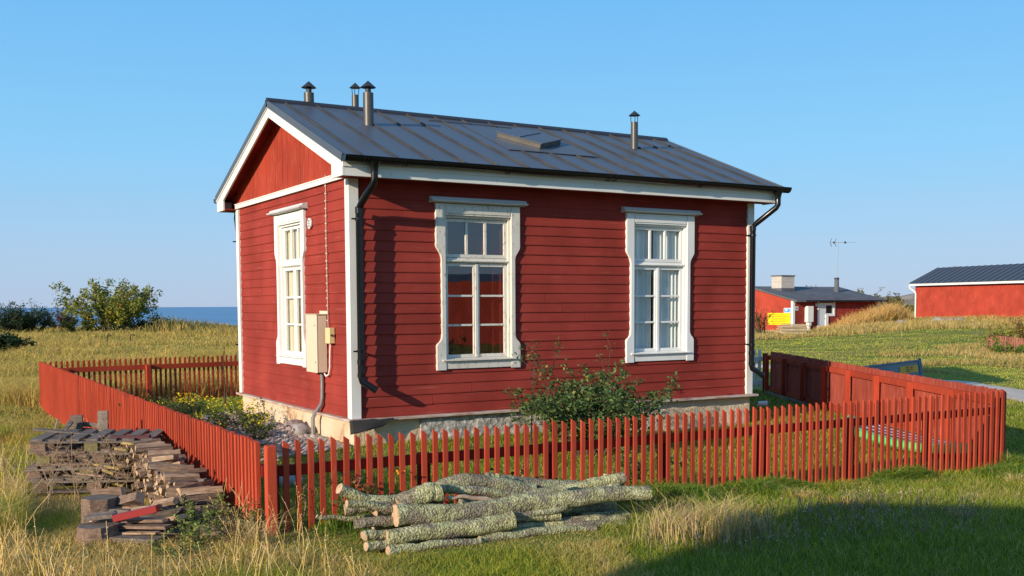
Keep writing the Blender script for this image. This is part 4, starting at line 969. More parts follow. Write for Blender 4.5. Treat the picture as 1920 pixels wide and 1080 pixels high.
# right side: behind the far buildings and on the rock
for (px, py, D_, h_, w_, nl, cols, lb) in ((1608, 572, 100, 1.9, 3.0, 900, [(.24, .20, .06), (.30, .22, .07), (.15, .14, .04)], 'pale autumn tree top behind the right end of the low red house'), (1632, 572, 105, 1.2, 2.4, 500, [(.26, .18, .08), (.2, .13, .06)], 'small brownish bush behind the right end of the low red house'), (1671, 577, 108, 1.6, 3.4, 1100, [(.09, .12, .03), (.18, .17, .04), (.22, .13, .04)], 'green bush growing on the rocky hill'), (1700, 590, 92, 1.3, 2.0, 700, [(.13, .14, .03), (.2, .17, .04)], 'bush by the left corner of the long red barn'), (1518, 552, 92, 1.0, 1.8, 300, [(.14, .16, .04)], 'tree top peeping over the roof right of the brick chimney'), (1505, 552, 94, .9, 1.6, 220, [(.14, .16, .04)], 'smaller tree top peeping over the roof beside the brick chimney')):
    p = dep(px, py, D_); z = p.z if px > 1640 else p.z-.3
    shrub('bush' if px > 1620 else 'tree', lb, 'bush' if px > 1620 else 'tree', (p.x, p.y, z), h_, w_, 9, nl, .17, cols, None, branchy=2, clump=.15, low=.02)
for (px, py, D_, h_, w_, cols, lb) in ((1418, 634, 67, 1.9, 2.2, [(.13, .15, .02), (.22, .18, .03), (.30, .10, .03)], 'leafy bush with reddish shoots before the lit wall of the low red house'), (1880, 668, 39.5, 1.0, 1.6, [(.26, .26, .04), (.2, .22, .03), (.33, .25, .05)], 'yellow-green bush over the little picket fence at the right edge'), (1925, 668, 39, 1.3, 1.5, [(.17, .19, .03), (.45, .13, .03), (.4, .28, .04)], 'bush with orange berries at the right edge'), (1900, 690, 37, .55, 1.5, [(.12, .20, .03), (.20, .26, .04)], 'bright green low bush in front of the little picket fence')):
    p = dep(px, py, D_); shrub('bush', lb, 'bush', (p.x, p.y, G(p.x, p.y)), h_, w_, 9, 1100, .085, cols, None, branchy=2, clump=.15, low=.02)

# flowering plants by the cottage corner
def flower_plant(base, h, w, label, nfl, group, cols=((.10, .15, .03), (.16, .19, .05), (.07, .10, .025)), fc=(.75, .58, .02), nl=380, fsz=.030):
    e = shrub('flowering_plant', label, 'plant', base, h, w, 7, nl, .045, list(cols), None, group, branchy=2, stemr=.008, clump=.13, low=.05)
    n = nfl; P = np.stack([RNG.normal(base[0], w*.28, n), RNG.normal(base[1], w*.28, n), base[2]+h*RNG.uniform(.65, 1.02, n)], -1); P = np.repeat(P, 4, 0)+RNG.normal(0, .012, (4*n, 3))
    tag(leaves('flowers', P, fsz, mixcol(4*n, [fc, tuple(v*.8 for v in fc)]), e, base, M['attr']), kind='stuff')
fp = [((-.62, 2.6), .48, .55), ((-.85, 3.5), .50, .5), ((-1.15, 4.4), .48, .55), ((-.45, 3.3), .36, .45), ((-.9, 5.3), .46, .5), ((-1.35, 2.2), .45, .5), ((-.75, 1.75), .38, .45), ((-.6, 6.2), .4, .45), ((-1.6, 5.9), .4, .5)]
for i, (q, h_, w_) in enumerate(fp):
    flower_plant((q[0], q[1], G(*q)), h_, w_, 'yellow-flowered plant in the bed between the left picket fence and the cottage', 24, 'yellow flowers beside the cottage')
for (q, lb) in ((tuple(onz(690, 985, -.33)[:2]), 'reddish marigold plant with orange flowers behind the left end of the log pile'), (tuple(onz(950, 958, -.36)[:2]), 'small marigold plant with orange flowers behind the middle of the log pile')):
    flower_plant((q[0], q[1], G(*q)), .46 if 'reddish' in lb else .34, .55, lb, 9, None, ((.22, .10, .03), (.12, .13, .03), (.25, .08, .03)), (.80, .33, .02), 420)
# bare dark sapling stem beside the cottage
P = []; mb = MB(); b = Vector((.02, 6.2, -.42)); mb.tube([b, b+Vector((.01, 0, .4)), b+Vector((.0, .02, .8)), b+Vector((.02, .0, 1.15))], [.016, .013, .010, .005], 6)
for i in range(14):
    z = .2+i*.07; a = i*2.4; q = b+Vector((.005, 0, z)); mb.tube([q, q+Vector((math.cos(a)*.05, math.sin(a)*.05, .06))], [.005, .002], 4)
tag(mb.build('sapling', M['rusty'], org=b), 'thin dark bare stem standing in the flower bed left of the cottage', 'sapling')

# pebbles beside the gable foundation
def pebbles(name, n, fx, fy, r0, r1, cols, z=None, filt=None):
    ico = [(0, 0, 1), (1, 0, 0), (0, 1, 0), (-1, 0, 0), (0, -1, 0), (0, 0, -1), (.7, .7, .35), (-.7, .7, .35), (-.7, -.7, .35), (.7, -.7, .35)]
    fs = [(0, 9, 1), (0, 1, 6), (0, 6, 2), (0, 2, 7), (0, 7, 3), (0, 3, 8), (0, 8, 4), (0, 4, 9), (9, 4, 5), (9, 5, 1), (6, 1, 5), (6, 5, 2), (7, 2, 5), (7, 5, 3), (8, 3, 5), (8, 5, 4)]
    x = fx(n); y = fy(n); rr_ = RNG.uniform(r0, r1, n); z = ground(x, y); ic = np.array(ico); ang = RNG.uniform(0, 6.28, n)
    V = ic[None]*RNG.uniform(.85, 1.15, (n, len(ic), 1)); ca, sa = np.cos(ang)[:, None], np.sin(ang)[:, None]
    vx = V[..., 0]*1.25; vy = V[..., 1]; X_ = vx*ca-vy*sa; Y_ = vx*sa+vy*ca
    V = np.stack([X_*rr_[:, None]+x[:, None], Y_*rr_[:, None]+y[:, None], V[..., 2]*rr_[:, None]*.6+z[:, None]+rr_[:, None]*.25], -1).reshape(-1, 3)
    T = (np.array(fs)[None]+np.arange(n)[:, None, None]*len(ico)).reshape(-1, 3)
    return tag(npmesh(name, V, tris=T, col=np.repeat(mixcol(n, cols), len(ico), 0), mat=M['attr'], smooth=True), kind='stuff')
pebbles('pebbles', 2300, lambda n: -.05-np.abs(RNG.normal(0, .50, n)), lambda n: RNG.uniform(-.1, 5.1, n), .025, .055, [(.36, .23, .19), (.40, .32, .28), (.30, .26, .25), (.46, .38, .32)])
def stone(name, label, c, r, group=None):
    mb = MB(); c = Vector(c); n1, n2 = 14, 9; P = []
    for j in range(n2+1):
        th = math.pi*j/n2
        for i in range(n1):
            a = 2*math.pi*i/n1; d = Vector((math.sin(th)*math.cos(a), math.sin(th)*math.sin(a), math.cos(th)))
            k_ = 1+.28*noise.noise(d*1.4+c*3)+.1*noise.noise(d*4+c); P.append(c+Vector((d.x*r[0], d.y*r[1], d.z*r[2]))*k_)
    mb.add(P, [(j*n1+i, (j+1)*n1+i, (j+1)*n1+(i+1) % n1, j*n1+(i+1) % n1) for j in range(n2) for i in range(n1)])
    return tag(mb.build(name, M['stone'], smooth=True, org=(c.x, c.y, c.z-r[2]*.5)), label, 'stone', group)
stone('stone', 'rounded boulder at the foot of the gable wall, left of the conduit', (-.20, 1.75, -.28), (.15, .15, .11)); stone('stone', 'pale reddish boulder beside the conduit at the gable wall', (-.22, 1.42, -.28), (.13, .12, .10))
stone('stone', 'grey stone lying right behind the near end of the left picket fence', (-1.55, -1.9, -.40), (.20, .13, .09)); stone('stone', 'flat grey stone near the far end of the pebble strip', (-.5, 4.9, -.40), (.15, .12, .06))
p = dep(440, 672, 36); stone('stone', 'pale grey boulder in the meadow beyond the back picket fence', (p.x, p.y, G(p.x, p.y)+.08), (.30, .25, .16))
for px, py, r_ in ((1760, 607, .55), (1785, 603, .45), (1690, 612, .4), (1800, 612, .35)):
    p = dep(px, py, 66); stone('stone', 'grey stone half hidden in dry grass below the long red barn', (p.x, p.y, G(p.x, p.y)+.12), (r_, r_*.8, r_*.55), 'stones below the barn')

# ------------------------------------------------------------------ lichen logs in front of the fence
def fence_depth(px):        # depth at which the front fence stands at that picture column
    d = ray(px, 900); A = Vector(NC); B = Vector(RC); n_ = Vector((-(B-A).y, (B-A).x)); t = ((A-Vector((CAM.x, CAM.y))).dot(n_))/(Vector((d.x, d.y)).dot(n_)); return t
def log(name, label, pts, rpx, off, mat='lichen', rough=.10, group=None, knots=0):
    W3 = []; rr_ = []
    for i, (px, py) in enumerate(pts):
        D_ = 7.40+(px-740)/460*.85+(.95-off)*.95; W3.append(dep(px, py, D_)); rr_.append(.80*(rpx[0]+(rpx[-1]-rpx[0])*i/(len(pts)-1))*D_/F)
    m_ = 26; P = []; Rr = []; L3 = [w.copy() for w in W3]
    for i in range(len(L3)-1):
        p0, p1, p2, p3 = L3[max(i-1, 0)], L3[i], L3[i+1], L3[min(i+2, len(L3)-1)]; k_ = max(3, int(m_/(len(L3)-1)))
        for j in range(k_):
            t = j/k_; P.append(.5*((2*p1)+(p2-p0)*t+(2*p0-5*p1+4*p2-p3)*t*t+(3*p1-p0-3*p2+p3)*t**3)); Rr.append(rr_[i]*(1-t)+rr_[i+1]*t)
    P.append(L3[-1]); Rr.append(rr_[-1]); sd_ = random.uniform(0, 99)
    for i in range(len(P)):
        P[i] = P[i]+Vector((noise.noise(Vector((i*.21, sd_, 1))), noise.noise(Vector((i*.21, sd_, 4))), noise.noise(Vector((i*.24, sd_, 9)))))*.013
        Rr[i] *= 1+.09*noise.noise(Vector((i*.35, sd_, 14)))
    mb = MB(); wob = lambda u, t: 1+rough*(noise.noise(Vector((u*9, math.cos(t)*1.2+sd_, math.sin(t)*1.2)))+.8*noise.noise(Vector((u*34, math.cos(t)*4+sd_, math.sin(t)*4))))
    mb.tube(P, Rr, 26, True, 0, 1, wob)
    for q in range(knots):
        k0 = random.randint(3, len(P)-4); a = random.uniform(-.6, .9); dn = (Vector((0, 0, 1))*math.cos(a)-Vector((fw.x, fw.y, 0))*math.sin(a)+Vector((.3, 0, 0))).normalized()
        mb.tube([P[k0], P[k0]+dn*Rr[k0]*1.35], [Rr[k0]*.5, Rr[k0]*.34], 10, True, 0, 1)
    o = mb.build(name, [M[mat], M['cut']], None, True, org=P[len(P)//2]); return tag(o, label, 'log', group)
LG = 'logs in the pile before the front fence'
LOGS = [
 ('longest thick lichen-covered log across the front of the pile, its right end sticking out furthest', [(742, 967), (860, 962), (980, 945), (1100, 932), (1216, 924)], (26, 17), .80, 2),
 ('thick log at the bottom front left with a blunt cut right end', [(726, 1008), (800, 998), (880, 990), (962, 975)], (19, 21), .92, 0),
 ('yellowish lichen log low on the right, with patchy bare bark', [(962, 988), (1060, 981), (1120, 977), (1168, 976)], (13, 17), .78, 0),
 ('thin lowest log at the front right, touching the grass and the flat board', [(900, 1012), (980, 1002), (1060, 993), (1118, 991)], (11, 8), .95, 0),
 ('lowest log sunk in the grass under the blunt thick one', [(728, 1034), (800, 1024), (900, 1014)], (12, 9), 1.0, 0),
 ('bent dark log at the upper left, its round pale cut end sticking up', [(636, 915), (668, 930), (700, 940), (760, 937), (830, 934)], (13, 14), .50, 0),
 ('short thick lichen log with a split pale end resting on top of the longest log', [(748, 950), (770, 935), (800, 925), (822, 922)], (22, 24), .72, 0),
 ('humped top log with a sawn branch stump on its crest', [(800, 932), (840, 908), (880, 903), (930, 908), (1000, 920)], (17, 19), .52, 2),
 ('log at the very top middle, reaching right behind the others', [(915, 902), (960, 905), (1020, 910), (1085, 912)], (17, 14), .34, 0),
 ('top right log with a rounded end close to the pickets', [(1015, 934), (1070, 918), (1120, 906), (1168, 898)], (13, 15), .42, 1),
 ('log lying second from the top on the right, running down to the middle', [(860, 945), (930, 940), (1000, 930), (1060, 918)], (16, 14), .58, 0),
 ('slim lichen branch between the top right log and the longest log', [(1030, 937), (1090, 925), (1160, 912)], (10, 8), .60, 0),
 ('stubby grey log on the left below the bent one, sawn end facing left', [(648, 956), (690, 950), (740, 944)], (13, 15), .55, 0),
 ('short log with an orange-brown cut end just left of the longest log', [(700, 955), (750, 950), (800, 946)], (15, 15), .64, 0),
 ('short log poking out at the lower left with an orange cut end', [(664, 985), (700, 978), (760, 974)], (11, 14), .70, 0),
 ('short dark log low on the left with a pale cut end', [(682, 1004), (720, 1002), (770, 998)], (12, 12), .85, 0),
 ('half-buried log end at the lowest left corner of the pile', [(684, 1024), (720, 1022), (760, 1018)], (11, 11), .93, 0),
 ('log in the dark gap right under the longest one', [(960, 962), (1040, 958), (1070, 950)], (9, 11), .72, 1),
 ('dark shaded log at the back right, under the longest one', [(1000, 960), (1080, 955), (1150, 950)], (19, 17), .42, 0),
 ('brown log end reaching out at the far right, low in the pile', [(1090, 970), (1140, 966), (1178, 965)], (11, 9), .55, 0),
 ('shaded log buried in the middle of the pile', [(780, 978), (880, 972), (980, 964)], (17, 16), .52, 0),
 ('shaded log at the back left of the pile near the ground', [(700, 985), (800, 980), (900, 985)], (15, 17), .55, 0),
 ('crooked log from the left stub up over the crest of the pile', [(760, 940), (820, 918), (900, 922), (990, 935)], (12, 10), .62, 1),
 ('lichen pole right under the top right log, ending near the pickets', [(980, 945), (1060, 934), (1120, 922), (1150, 921)], (10, 9), .50, 0),
 ('yellow-green pole second from the ground on the right', [(930, 1000), (1010, 996), (1090, 984), (1172, 984)], (9, 9), .86, 0),
 ('short crooked limb in the gap above the blunt thick log', [(900, 972), (960, 966), (1010, 962), (1062, 950)], (11, 8), .84, 1),
 ('slender pole between the longest log and the blunt thick one', [(770, 992), (850, 984), (960, 972), (1050, 968)], (10, 9), .83, 0),
 ('slender bent pole lying over the left stubs', [(650, 944), (700, 948), (760, 960), (820, 966)], (9, 9), .72, 0)]
for lb, pts, rp, off, kn in LOGS: log('log', lb, pts, rp, off, group=LG, knots=kn)
log('branch', 'thin lichen stick poking out left from the log pile between the pickets', [(594, 968), (640, 972), (700, 970), (770, 965)], (5, 7), .42, rough=.1)
o = log('branch', 'bare peeled pale branch lying on top of the log pile', [(838, 932), (880, 933), (915, 937), (942, 942)], (4, 7), .74, 'bare', .2)
# flat mossy board under the right end
p = onz(1095, 1010, -.31); mb = MB()
fr = (Vector((p.x, p.y, -.33)), Vector((CR.x, CR.y, 0)).normalized().lerp(Vector((.98, -.18, 0)), .7).normalized(), Vector((0, 0, 1)), None)
fr = (fr[0], fr[1], VZ, -fr[1].cross(VZ)); 
mb.fbox(fr, -.40, .50, -.02, .022, -.16, .16); tag(mb.build('board', M['yel_wood'], org=p, bevel=.01), 'flat mossy board lying in the grass below the right end of the log pile', 'board')

# ------------------------------------------------------------------ pallets and scrap wood
def fboard(mb, fr, u0, u1, z0, z1, d0, d1, j=.006):
    r = lambda: random.uniform(-j, j); mb.fbox(fr, u0+r(), u1+r(), z0, z1, d0+r(), d1+r())
def pallet(z, dx, dy, rz_, label, L_=1.13, W_=.77, mat='grey_wood', tilt=(0, 0)):
    c = Vector((.10, -.05, 0))+CAM+(Vector((-3.30+dx, -.72+dy, -.47+z))-CAM)*.94; e = empty('pallet', c, label, 'pallet', 'old pallets stacked by the left fence'); 
    U = Vector((.93, -.36, 0)).normalized(); U = Matrix.Rotation(rz_, 3, 'Z') @ U; V_ = VZ.cross(U)
    U = (U+VZ*tilt[0]).normalized(); V_ = (V_+VZ*tilt[1]).normalized(); N = U.cross(V_)
    fr = (c, U, N, -V_)
    for i in range(7):
        u = -L_/2+(L_-.10)*i/6; 
        if random.random() < .1: continue
        mb = MB(); fboard(mb, fr, u, u+.11, .118, .138, -W_/2, W_/2); mb.build('deck_board', M[mat], e)
    for k_ in (-1, 0, 1):
        d = k_*(W_/2-.05)
        mb = MB(); fboard(mb, fr, -L_/2, L_/2, .098, .117, d-.05, d+.05); mb.build('stringer', M[mat], e)
        mb = MB(); fboard(mb, fr, -L_/2, L_/2, .0, .02, d-.05, d+.05); mb.build('bottom_board', M[mat], e)
        for u in (-L_/2+.07, 0, L_/2-.07):
            mb = MB(); fboard(mb, fr, u-.065, u+.065, .021, .097, d-.045, d+.045); mb.build('block', M['oldsplit' if random.random() < .6 else 'moss_wood'], e)
    return e
pallet(.02, -.02, -.02, .02, 'lowest rotting grey pallet sunk in the grass under the stack by the left fence', tilt=(-.02, .03))
pallet(.15, -.06, .0, -.05, 'second pallet from the ground in the grey stack by the left fence', tilt=(.01, .02))
pallet(.28, .02, .03, .04, 'third pallet from the ground in the grey stack by the left fence', mat='oldsplit', tilt=(-.02, .0))
pallet(.41, -.01, .06, -.02, 'topmost pallet of the grey stack by the left fence', tilt=(-.015, .01))
def plank(name, label, a, b, w, t, mat, up=VZ, cat='board', group=None):
    a = Vector(a); b = Vector(b); U = (b-a).normalized(); V_ = up-U*up.dot(U); V_.normalize(); N = U.cross(V_)
    mb = MB(); mb.fbox((a, U, V_, N), 0, (b-a).length, -t/2, t/2, -w/2, w/2); return tag(mb.build(name, M[mat], org=a, bevel=.003), label, cat, group)
def pl(px, py, D_): return dep(px, py, D_*.94)
plank('board', 'long thin grey board lying on top of the pallets and sticking out left', pl(66, 805, 11.3), pl(300, 826, 11.0), .09, .022, 'grey_wood')
plank('board', 'left of the two short grey boards standing upright behind the pallet stack', pl(144, 778, 12.2), pl(144, 822, 12.2), .022, .135, 'grey_wood', up=Vector((CR.x, CR.y, 0)))
plank('board', 'right and taller of the two short grey boards standing upright behind the pallet stack', pl(193, 770, 12.1), pl(193, 824, 12.1), .022, .115, 'grey_wood', up=Vector((CR.x, CR.y, 0)))
plank('board', 'dark crosspiece between the two upright grey boards', pl(128, 792, 12.3), pl(203, 800, 12.25), .03, .05, 'grey_wood')
plank('board', 'lower dark crosspiece between the two upright grey boards', pl(130, 804, 12.3), pl(203, 810, 12.25), .03, .05, 'oldsplit')
plank('board', 'pale splintered stake leaning left of the upright boards', pl(104, 808, 12.0), pl(110, 786, 12.0), .03, .03, 'split', up=VX)
plank('board', 'slanting grey board propped left of the upright boards', pl(121, 806, 12.0), pl(134, 790, 12.1), .03, .05, 'grey_wood', up=VX)
plank('board', 'dark maroon sheet lying on the right end of the pallet stack', pl(208, 829, 10.9), pl(282, 828, 10.9), .06, .13, 'maroon', up=VZ)
plank('board', 'short pale block on the top right corner of the pallet stack', pl(264, 817, 11.2), pl(286, 820, 11.2), .09, .03, 'grey_wood')
plank('board', 'short dark block beside the pale block on the top right corner of the pallets', pl(279, 823, 11.0), pl(291, 824, 11.0), .06, .05, 'oldsplit')
# broken boards poking out of the stack
for i in range(26):
    px = random.uniform(120, 262); py = random.uniform(836, 902)-.06*(px-120); D_ = 10.78+random.uniform(-.08, .1); L_ = random.uniform(16, 58); sl_ = random.uniform(.0, .40)
    plank('scrap_wood', 'broken yellowish wood scrap poking out of the pallet stack', pl(px, py, D_), pl(px+L_, py+L_*sl_, D_-.08+random.uniform(-.05, .05)), random.uniform(.03, .08), random.uniform(.015, .03), random.choice(('yel_wood', 'oldsplit', 'grey_wood', 'split', 'yel_wood')), cat='scrap', group='scraps in the pallet stack')

# ------------------------------------------------------------------ split firewood
def split_piece(c, ax, L_, r, mat, label, group, name='firewood', flat=False):
    c = Vector(c); ax = Vector(ax).normalized(); up = VZ-ax*ax.dot(VZ); up.normalize(); sd_ = ax.cross(up); ph = random.uniform(0, 6.28)
    k_ = random.choice((3, 4, 4, 5)); poly = []
    if flat: poly = [(-r*1.5, -r*.35), (r*1.5, -r*.35), (r*1.45, r*.35), (-r*1.45, r*.35)]; 
    else:
        for i in range(k_): a = ph+2*math.pi*i/k_+random.uniform(-.3, .3); poly.append((r*random.uniform(.8, 1.15)*math.cos(a), r*random.uniform(.7, 1.0)*math.sin(a)))
    # rings with slight wander so no edge is dead straight
    mb = MB(); rings = []; m_ = 6; q0 = random.uniform(0, 50)
    for j in range(m_+1):
        t = j/m_-.5; ring = []
        for i in range(len(poly)):
            for e in (0, .5):
                a = poly[i]; b = poly[(i+1) % len(poly)]; x_ = a[0]*(1-e)+b[0]*e; y_ = a[1]*(1-e)+b[1]*e
                k2 = 1+(.0 if flat else .22)*noise.noise(Vector((t*5+q0, i*1.3+e, 2)))+.05*noise.noise(Vector((t*19+q0, i*3.3+e, 2)))
                ring.append(c+ax*(t*L_+(.012*noise.noise(Vector((i*2.1+e, q0, 1))) if j in (0, m_) else 0))+sd_*(x_*k2)+up*(y_*k2))
        rings += ring
    n_ = len(poly)*2; mb.add(rings, [(j*n_+i, j*n_+(i+1) % n_, (j+1)*n_+(i+1) % n_, (j+1)*n_+i) for j in range(m_) for i in range(n_)]+[tuple(range(n_))[::-1], tuple(m_*n_+i for i in range(n_))])
    # object axes along the log so the grain runs with it
    me_o = mb.build(name, [M[mat], M['cut']], None, False, org=c); q = Matrix((ax, sd_, up)).transposed()
    qi = q.inverted()
    for v in me_o.data.vertices: v.co = qi @ v.co
    me_o.rotation_mode = 'QUATERNION'; me_o.rotation_quaternion = q.to_quaternion()
    for p_ in list(me_o.data.polygons)[-2:]: p_.material_index = 1 if random.random() < .6 else 0
    return tag(me_o, label, 'firewood', group)
# the neat stack leaning on the left fence: rows along the fence, ends towards the meadow
G1 = 'split birch pieces stacked against the left fence'
random.seed(21)
yv = -1.38
while yv > -3.55:
    k_ = (-1.38-yv)/2.2; top = .47-.20*k_+.04*random.random(); z = .03
    xb = -2.84
    while z < top:
        r = random.uniform(.028, .052)
        split_piece(CAM+(Vector((xb+random.uniform(-.04, .03)-.02*z, yv+random.uniform(-.02, .02), -.46+z+r*.6))-CAM)*.94, (1, random.uniform(-.32, .32), random.uniform(-.14, .14)), random.uniform(.24, .36), r, random.choice(('split', 'split', 'oldsplit')), 'split birch firewood piece in the stepped stack leaning against the left picket fence', G1)
        z += r*1.45
    yv -= .082
# big pieces on top of the stack
tops = [((290, 862), (330, 857), 9, 'pale split piece lying topmost at the far end of the stack'), ((296, 882), (342, 868), 9, 'curved pale bark slab just below the topmost piece of the stack'), ((318, 893), (360, 892), 9, 'round branch piece with lichen lying across the upper part of the stack'), ((345, 908), (386, 905), 9, 'thick grey-brown split piece halfway down the stack'), ((350, 930), (408, 936), 13, 'big squared brown block lying across the lower part of the stack'), ((404, 948), (428, 962), 11, 'white birch-bark chunk at the near end of the stack'), ((376, 985), (440, 976), 10, 'grey split log low at the near end of the stack'), ((412, 998), (442, 992), 12, 'pale barked chunk at the foot of the near end of the stack'), ((360, 970), (420, 960), 10, 'flat grey split piece under the white birch-bark chunk')]
for (a, b, r_, lb) in tops:
    D_ = .94*float(np.interp((a[0]+b[0])/2, [290, 430], [10.15, 8.75])); A = dep(*a, D_+.05); B = dep(*b, D_-.05); split_piece((A+B)/2, B-A, (B-A).length, r_*D_/F, 'grey_wood' if 'grey' in lb else 'split', lb, 'larger pieces on the stack')
# looser heap nearer the camera
random.seed(5)
heap = [((176, 925), (232, 920), 12, 'oldsplit', 'brown block at the back of the loose heap, beside the chopping stump'), ((225, 945), (262, 935), 15, 'oldsplit', 'squat reddish-brown block in the middle of the loose heap'), ((250, 957), (300, 950), 8, 'split', 'whitish split piece behind the red board in the loose heap'), ((232, 975), (312, 975), 8, 'oldsplit', 'upper of the three level brown planks in the loose heap'), ((228, 986), (316, 988), 8, 'oldsplit', 'middle of the three level brown planks in the loose heap'), ((226, 999), (296, 999), 5, 'split', 'lowest and palest of the three level planks in the loose heap'), ((214, 1008), (300, 1012), 12, 'grey_wood', 'thick grey block under the three level planks'), ((226, 1028), (292, 1026), 16, 'split', 'pale bark-covered chunk at the bottom of the loose heap'), ((300, 962), (345, 955), 9, 'grey_wood', 'grey split piece right of the red board'), ((306, 975), (342, 968), 11, 'split', 'pinkish end piece right of the three level planks'), ((288, 945), (330, 938), 9, 'split', 'split piece between the loose heap and the stack'), ((165, 970), (215, 964), 8, 'grey_wood', 'grey chunk lying left of the red board'), ((318, 945), (345, 936), 8, 'oldsplit', 'reddish split piece where heap and stack meet')]
for (a, b, r_, mt, lb) in heap:
    py = (a[1]+b[1])/2; D_ = float(np.interp(py, [920, 975, 1035], [8.45, 7.85, 7.55])); A = dep(*a, D_+.06); B = dep(*b, D_-.06); split_piece((A+B)/2, B-A, (B-A).length, r_*D_/F, mt, lb, 'pieces in the loose heap', flat='planks' in lb)
for i in range(46):
    px = random.uniform(185, 400); py = random.uniform(955, 1030)-.10*(px-185); D_ = float(np.interp(py, [920, 975, 1035], [8.5, 7.95, 7.65])); c = dep(px, py, D_+.10); c.z = min(c.z, -.20+.10*random.random())
    split_piece(c, (1, random.uniform(-.7, .3), random.uniform(-.12, .12)), random.uniform(.22, .36), random.uniform(.03, .055), random.choice(('split', 'oldsplit', 'grey_wood')), 'small weathered split piece lying under the larger ones in the loose heap', 'small pieces in the loose heap')
A = dep(214, 972, 7.75); B = dep(296, 953, 7.75); plank('board', 'dark red painted board lying across the loose firewood heap', A, B, .07, .05, 'darkred')
plank('board', 'weathered pale board left of the red board, lying over the front stump', dep(160, 972, 7.8), dep(216, 966, 7.8), .10, .03, 'grey_wood')
def stump(px, py, r_, h_, lb):
    c = dep(px, py, 8.25 if py < 960 else 7.75); mb = MB(); sd_ = random.uniform(0, 50)
    wob = lambda u, t: 1+.16*noise.noise(Vector((math.cos(t)*2.2+sd_, math.sin(t)*2.2, u*1.5)))+.06*noise.noise(Vector((math.cos(t)*7+sd_, math.sin(t)*7, u*3)))
    zb = G(c.x, c.y)-.03; H_ = c.z-zb; mb.tube([(c.x, c.y, zb), (c.x+.01, c.y, zb+H_*.4), (c.x, c.y, zb+H_*.8), (c.x, c.y, c.z)], [r_*1.12, r_*1.03, r_, r_*.97], 28, True, 0, 1, wob)
    tag(mb.build('chopping_stump', [M['oldsplit'], M['grey_wood']], None, True, org=(c.x, c.y, zb)), lb, 'stump')
stump(187, 932, .135, .3, 'upright barky chopping stump at the back left of the loose firewood heap'); stump(182, 984, .145, .4, 'taller pale split stump at the front left of the loose firewood heap')

# tall dry umbel stalks before the pallets
def umbel(base, h, label, group, n=9):
    mb = MB(); b = Vector(base); r = random
    top = b+Vector((r.uniform(-.1, .1)*h, r.uniform(-.1, .1)*h, h*.62)); mb.tube([b, b.lerp(top, .5)+Vector((.01, 0, 0)), top], [.0045, .0036, .003], 5, caps=False)
    for i in range(n):
        a = 6.28*i/n+r.uniform(-.3, .3); s0 = b.lerp(top, r.uniform(.25, 1)); e = s0+Vector((math.cos(a)*.32*h*r.uniform(.4, 1), math.sin(a)*.32*h*r.uniform(.4, 1), h*r.uniform(.22, .42)))
        mb.tube([s0, s0.lerp(e, .5)+Vector((0, 0, -.02)), e], [.0028, .0022, .0018], 4, caps=False)
        for k_ in range(7):
            q = e+Vector((r.gauss(0, .028), r.gauss(0, .028), r.uniform(.015, .045))); mb.tube([e, q], [.0013, .0010], 3, caps=False)
    tag(mb.build('dry_umbel_plant', M['umbel'], org=b), label, 'plant', group)
M['umbel'] = NT('dry_stalk').setc((.38, .26, .16), .85, .1)
random.seed(9)
for px, py in ((120, 900), (150, 930), (175, 915), (195, 935), (225, 915), (240, 905), (262, 900), (140, 950), (180, 955), (285, 885), (100, 925), (30, 935), (90, 960), (210, 900)):
    p = onz(px, py+18, -.34); umbel((p.x, p.y, G(p.x, p.y)), random.uniform(.42, .72), 'dry branching umbel stalk standing in front of the pallet stack', 'dry umbel stalks by the pallets')
for px, py in ((655, 985), (570, 965)):
    p = onz(px, py+10, -.34); umbel((p.x, p.y, G(p.x, p.y)), .40, 'thin pale dry stalk in the grass in front of the front picket fence', 'dry stalks before the front fence', 6)
for px, py in ((300, 770), (330, 790), (290, 800)):
    p = onz(px, py+50, -.34); q = (p.x, p.y, G(p.x, p.y)); shrub('rose_shoot', 'thin leafy rose shoot with orange tips growing over the left picket fence', 'shrub', q, .95, .6, 4, 150, .04, [(.12, .13, .04), (.2, .12, .04)], None, 'shoots over the left fence', branchy=2, stemr=.005, clump=.06)

# leafy green weeds at the firewood and along the fence foot
for (px, py, h_, w_, nl, lb) in ((362, 985, .30, .42, 700, 'feathery green weed growing over the right part of the loose firewood heap'), (400, 1010, .26, .45, 600, 'feathery green weed in front of the near end of the firewood stack'), (330, 1035, .20, .4, 400, 'green weed in front of the loose firewood heap'), (472, 985, .28, .25, 260, 'leafy yellow-green weed at the near end of the left picket fence'), (1185, 880, .30, .4, 260, 'rose sprig with big leaves between the pickets right of the log pile')):
    p = onz(px, py+22, -.34); shrub('weed', lb, 'plant', (p.x, p.y, G(p.x, p.y)), h_, w_, 7, nl, .026, [(.17, .24, .05), (.12, .18, .04), (.26, .28, .07)], None, branchy=2, stemr=.008, clump=.16, low=.03)

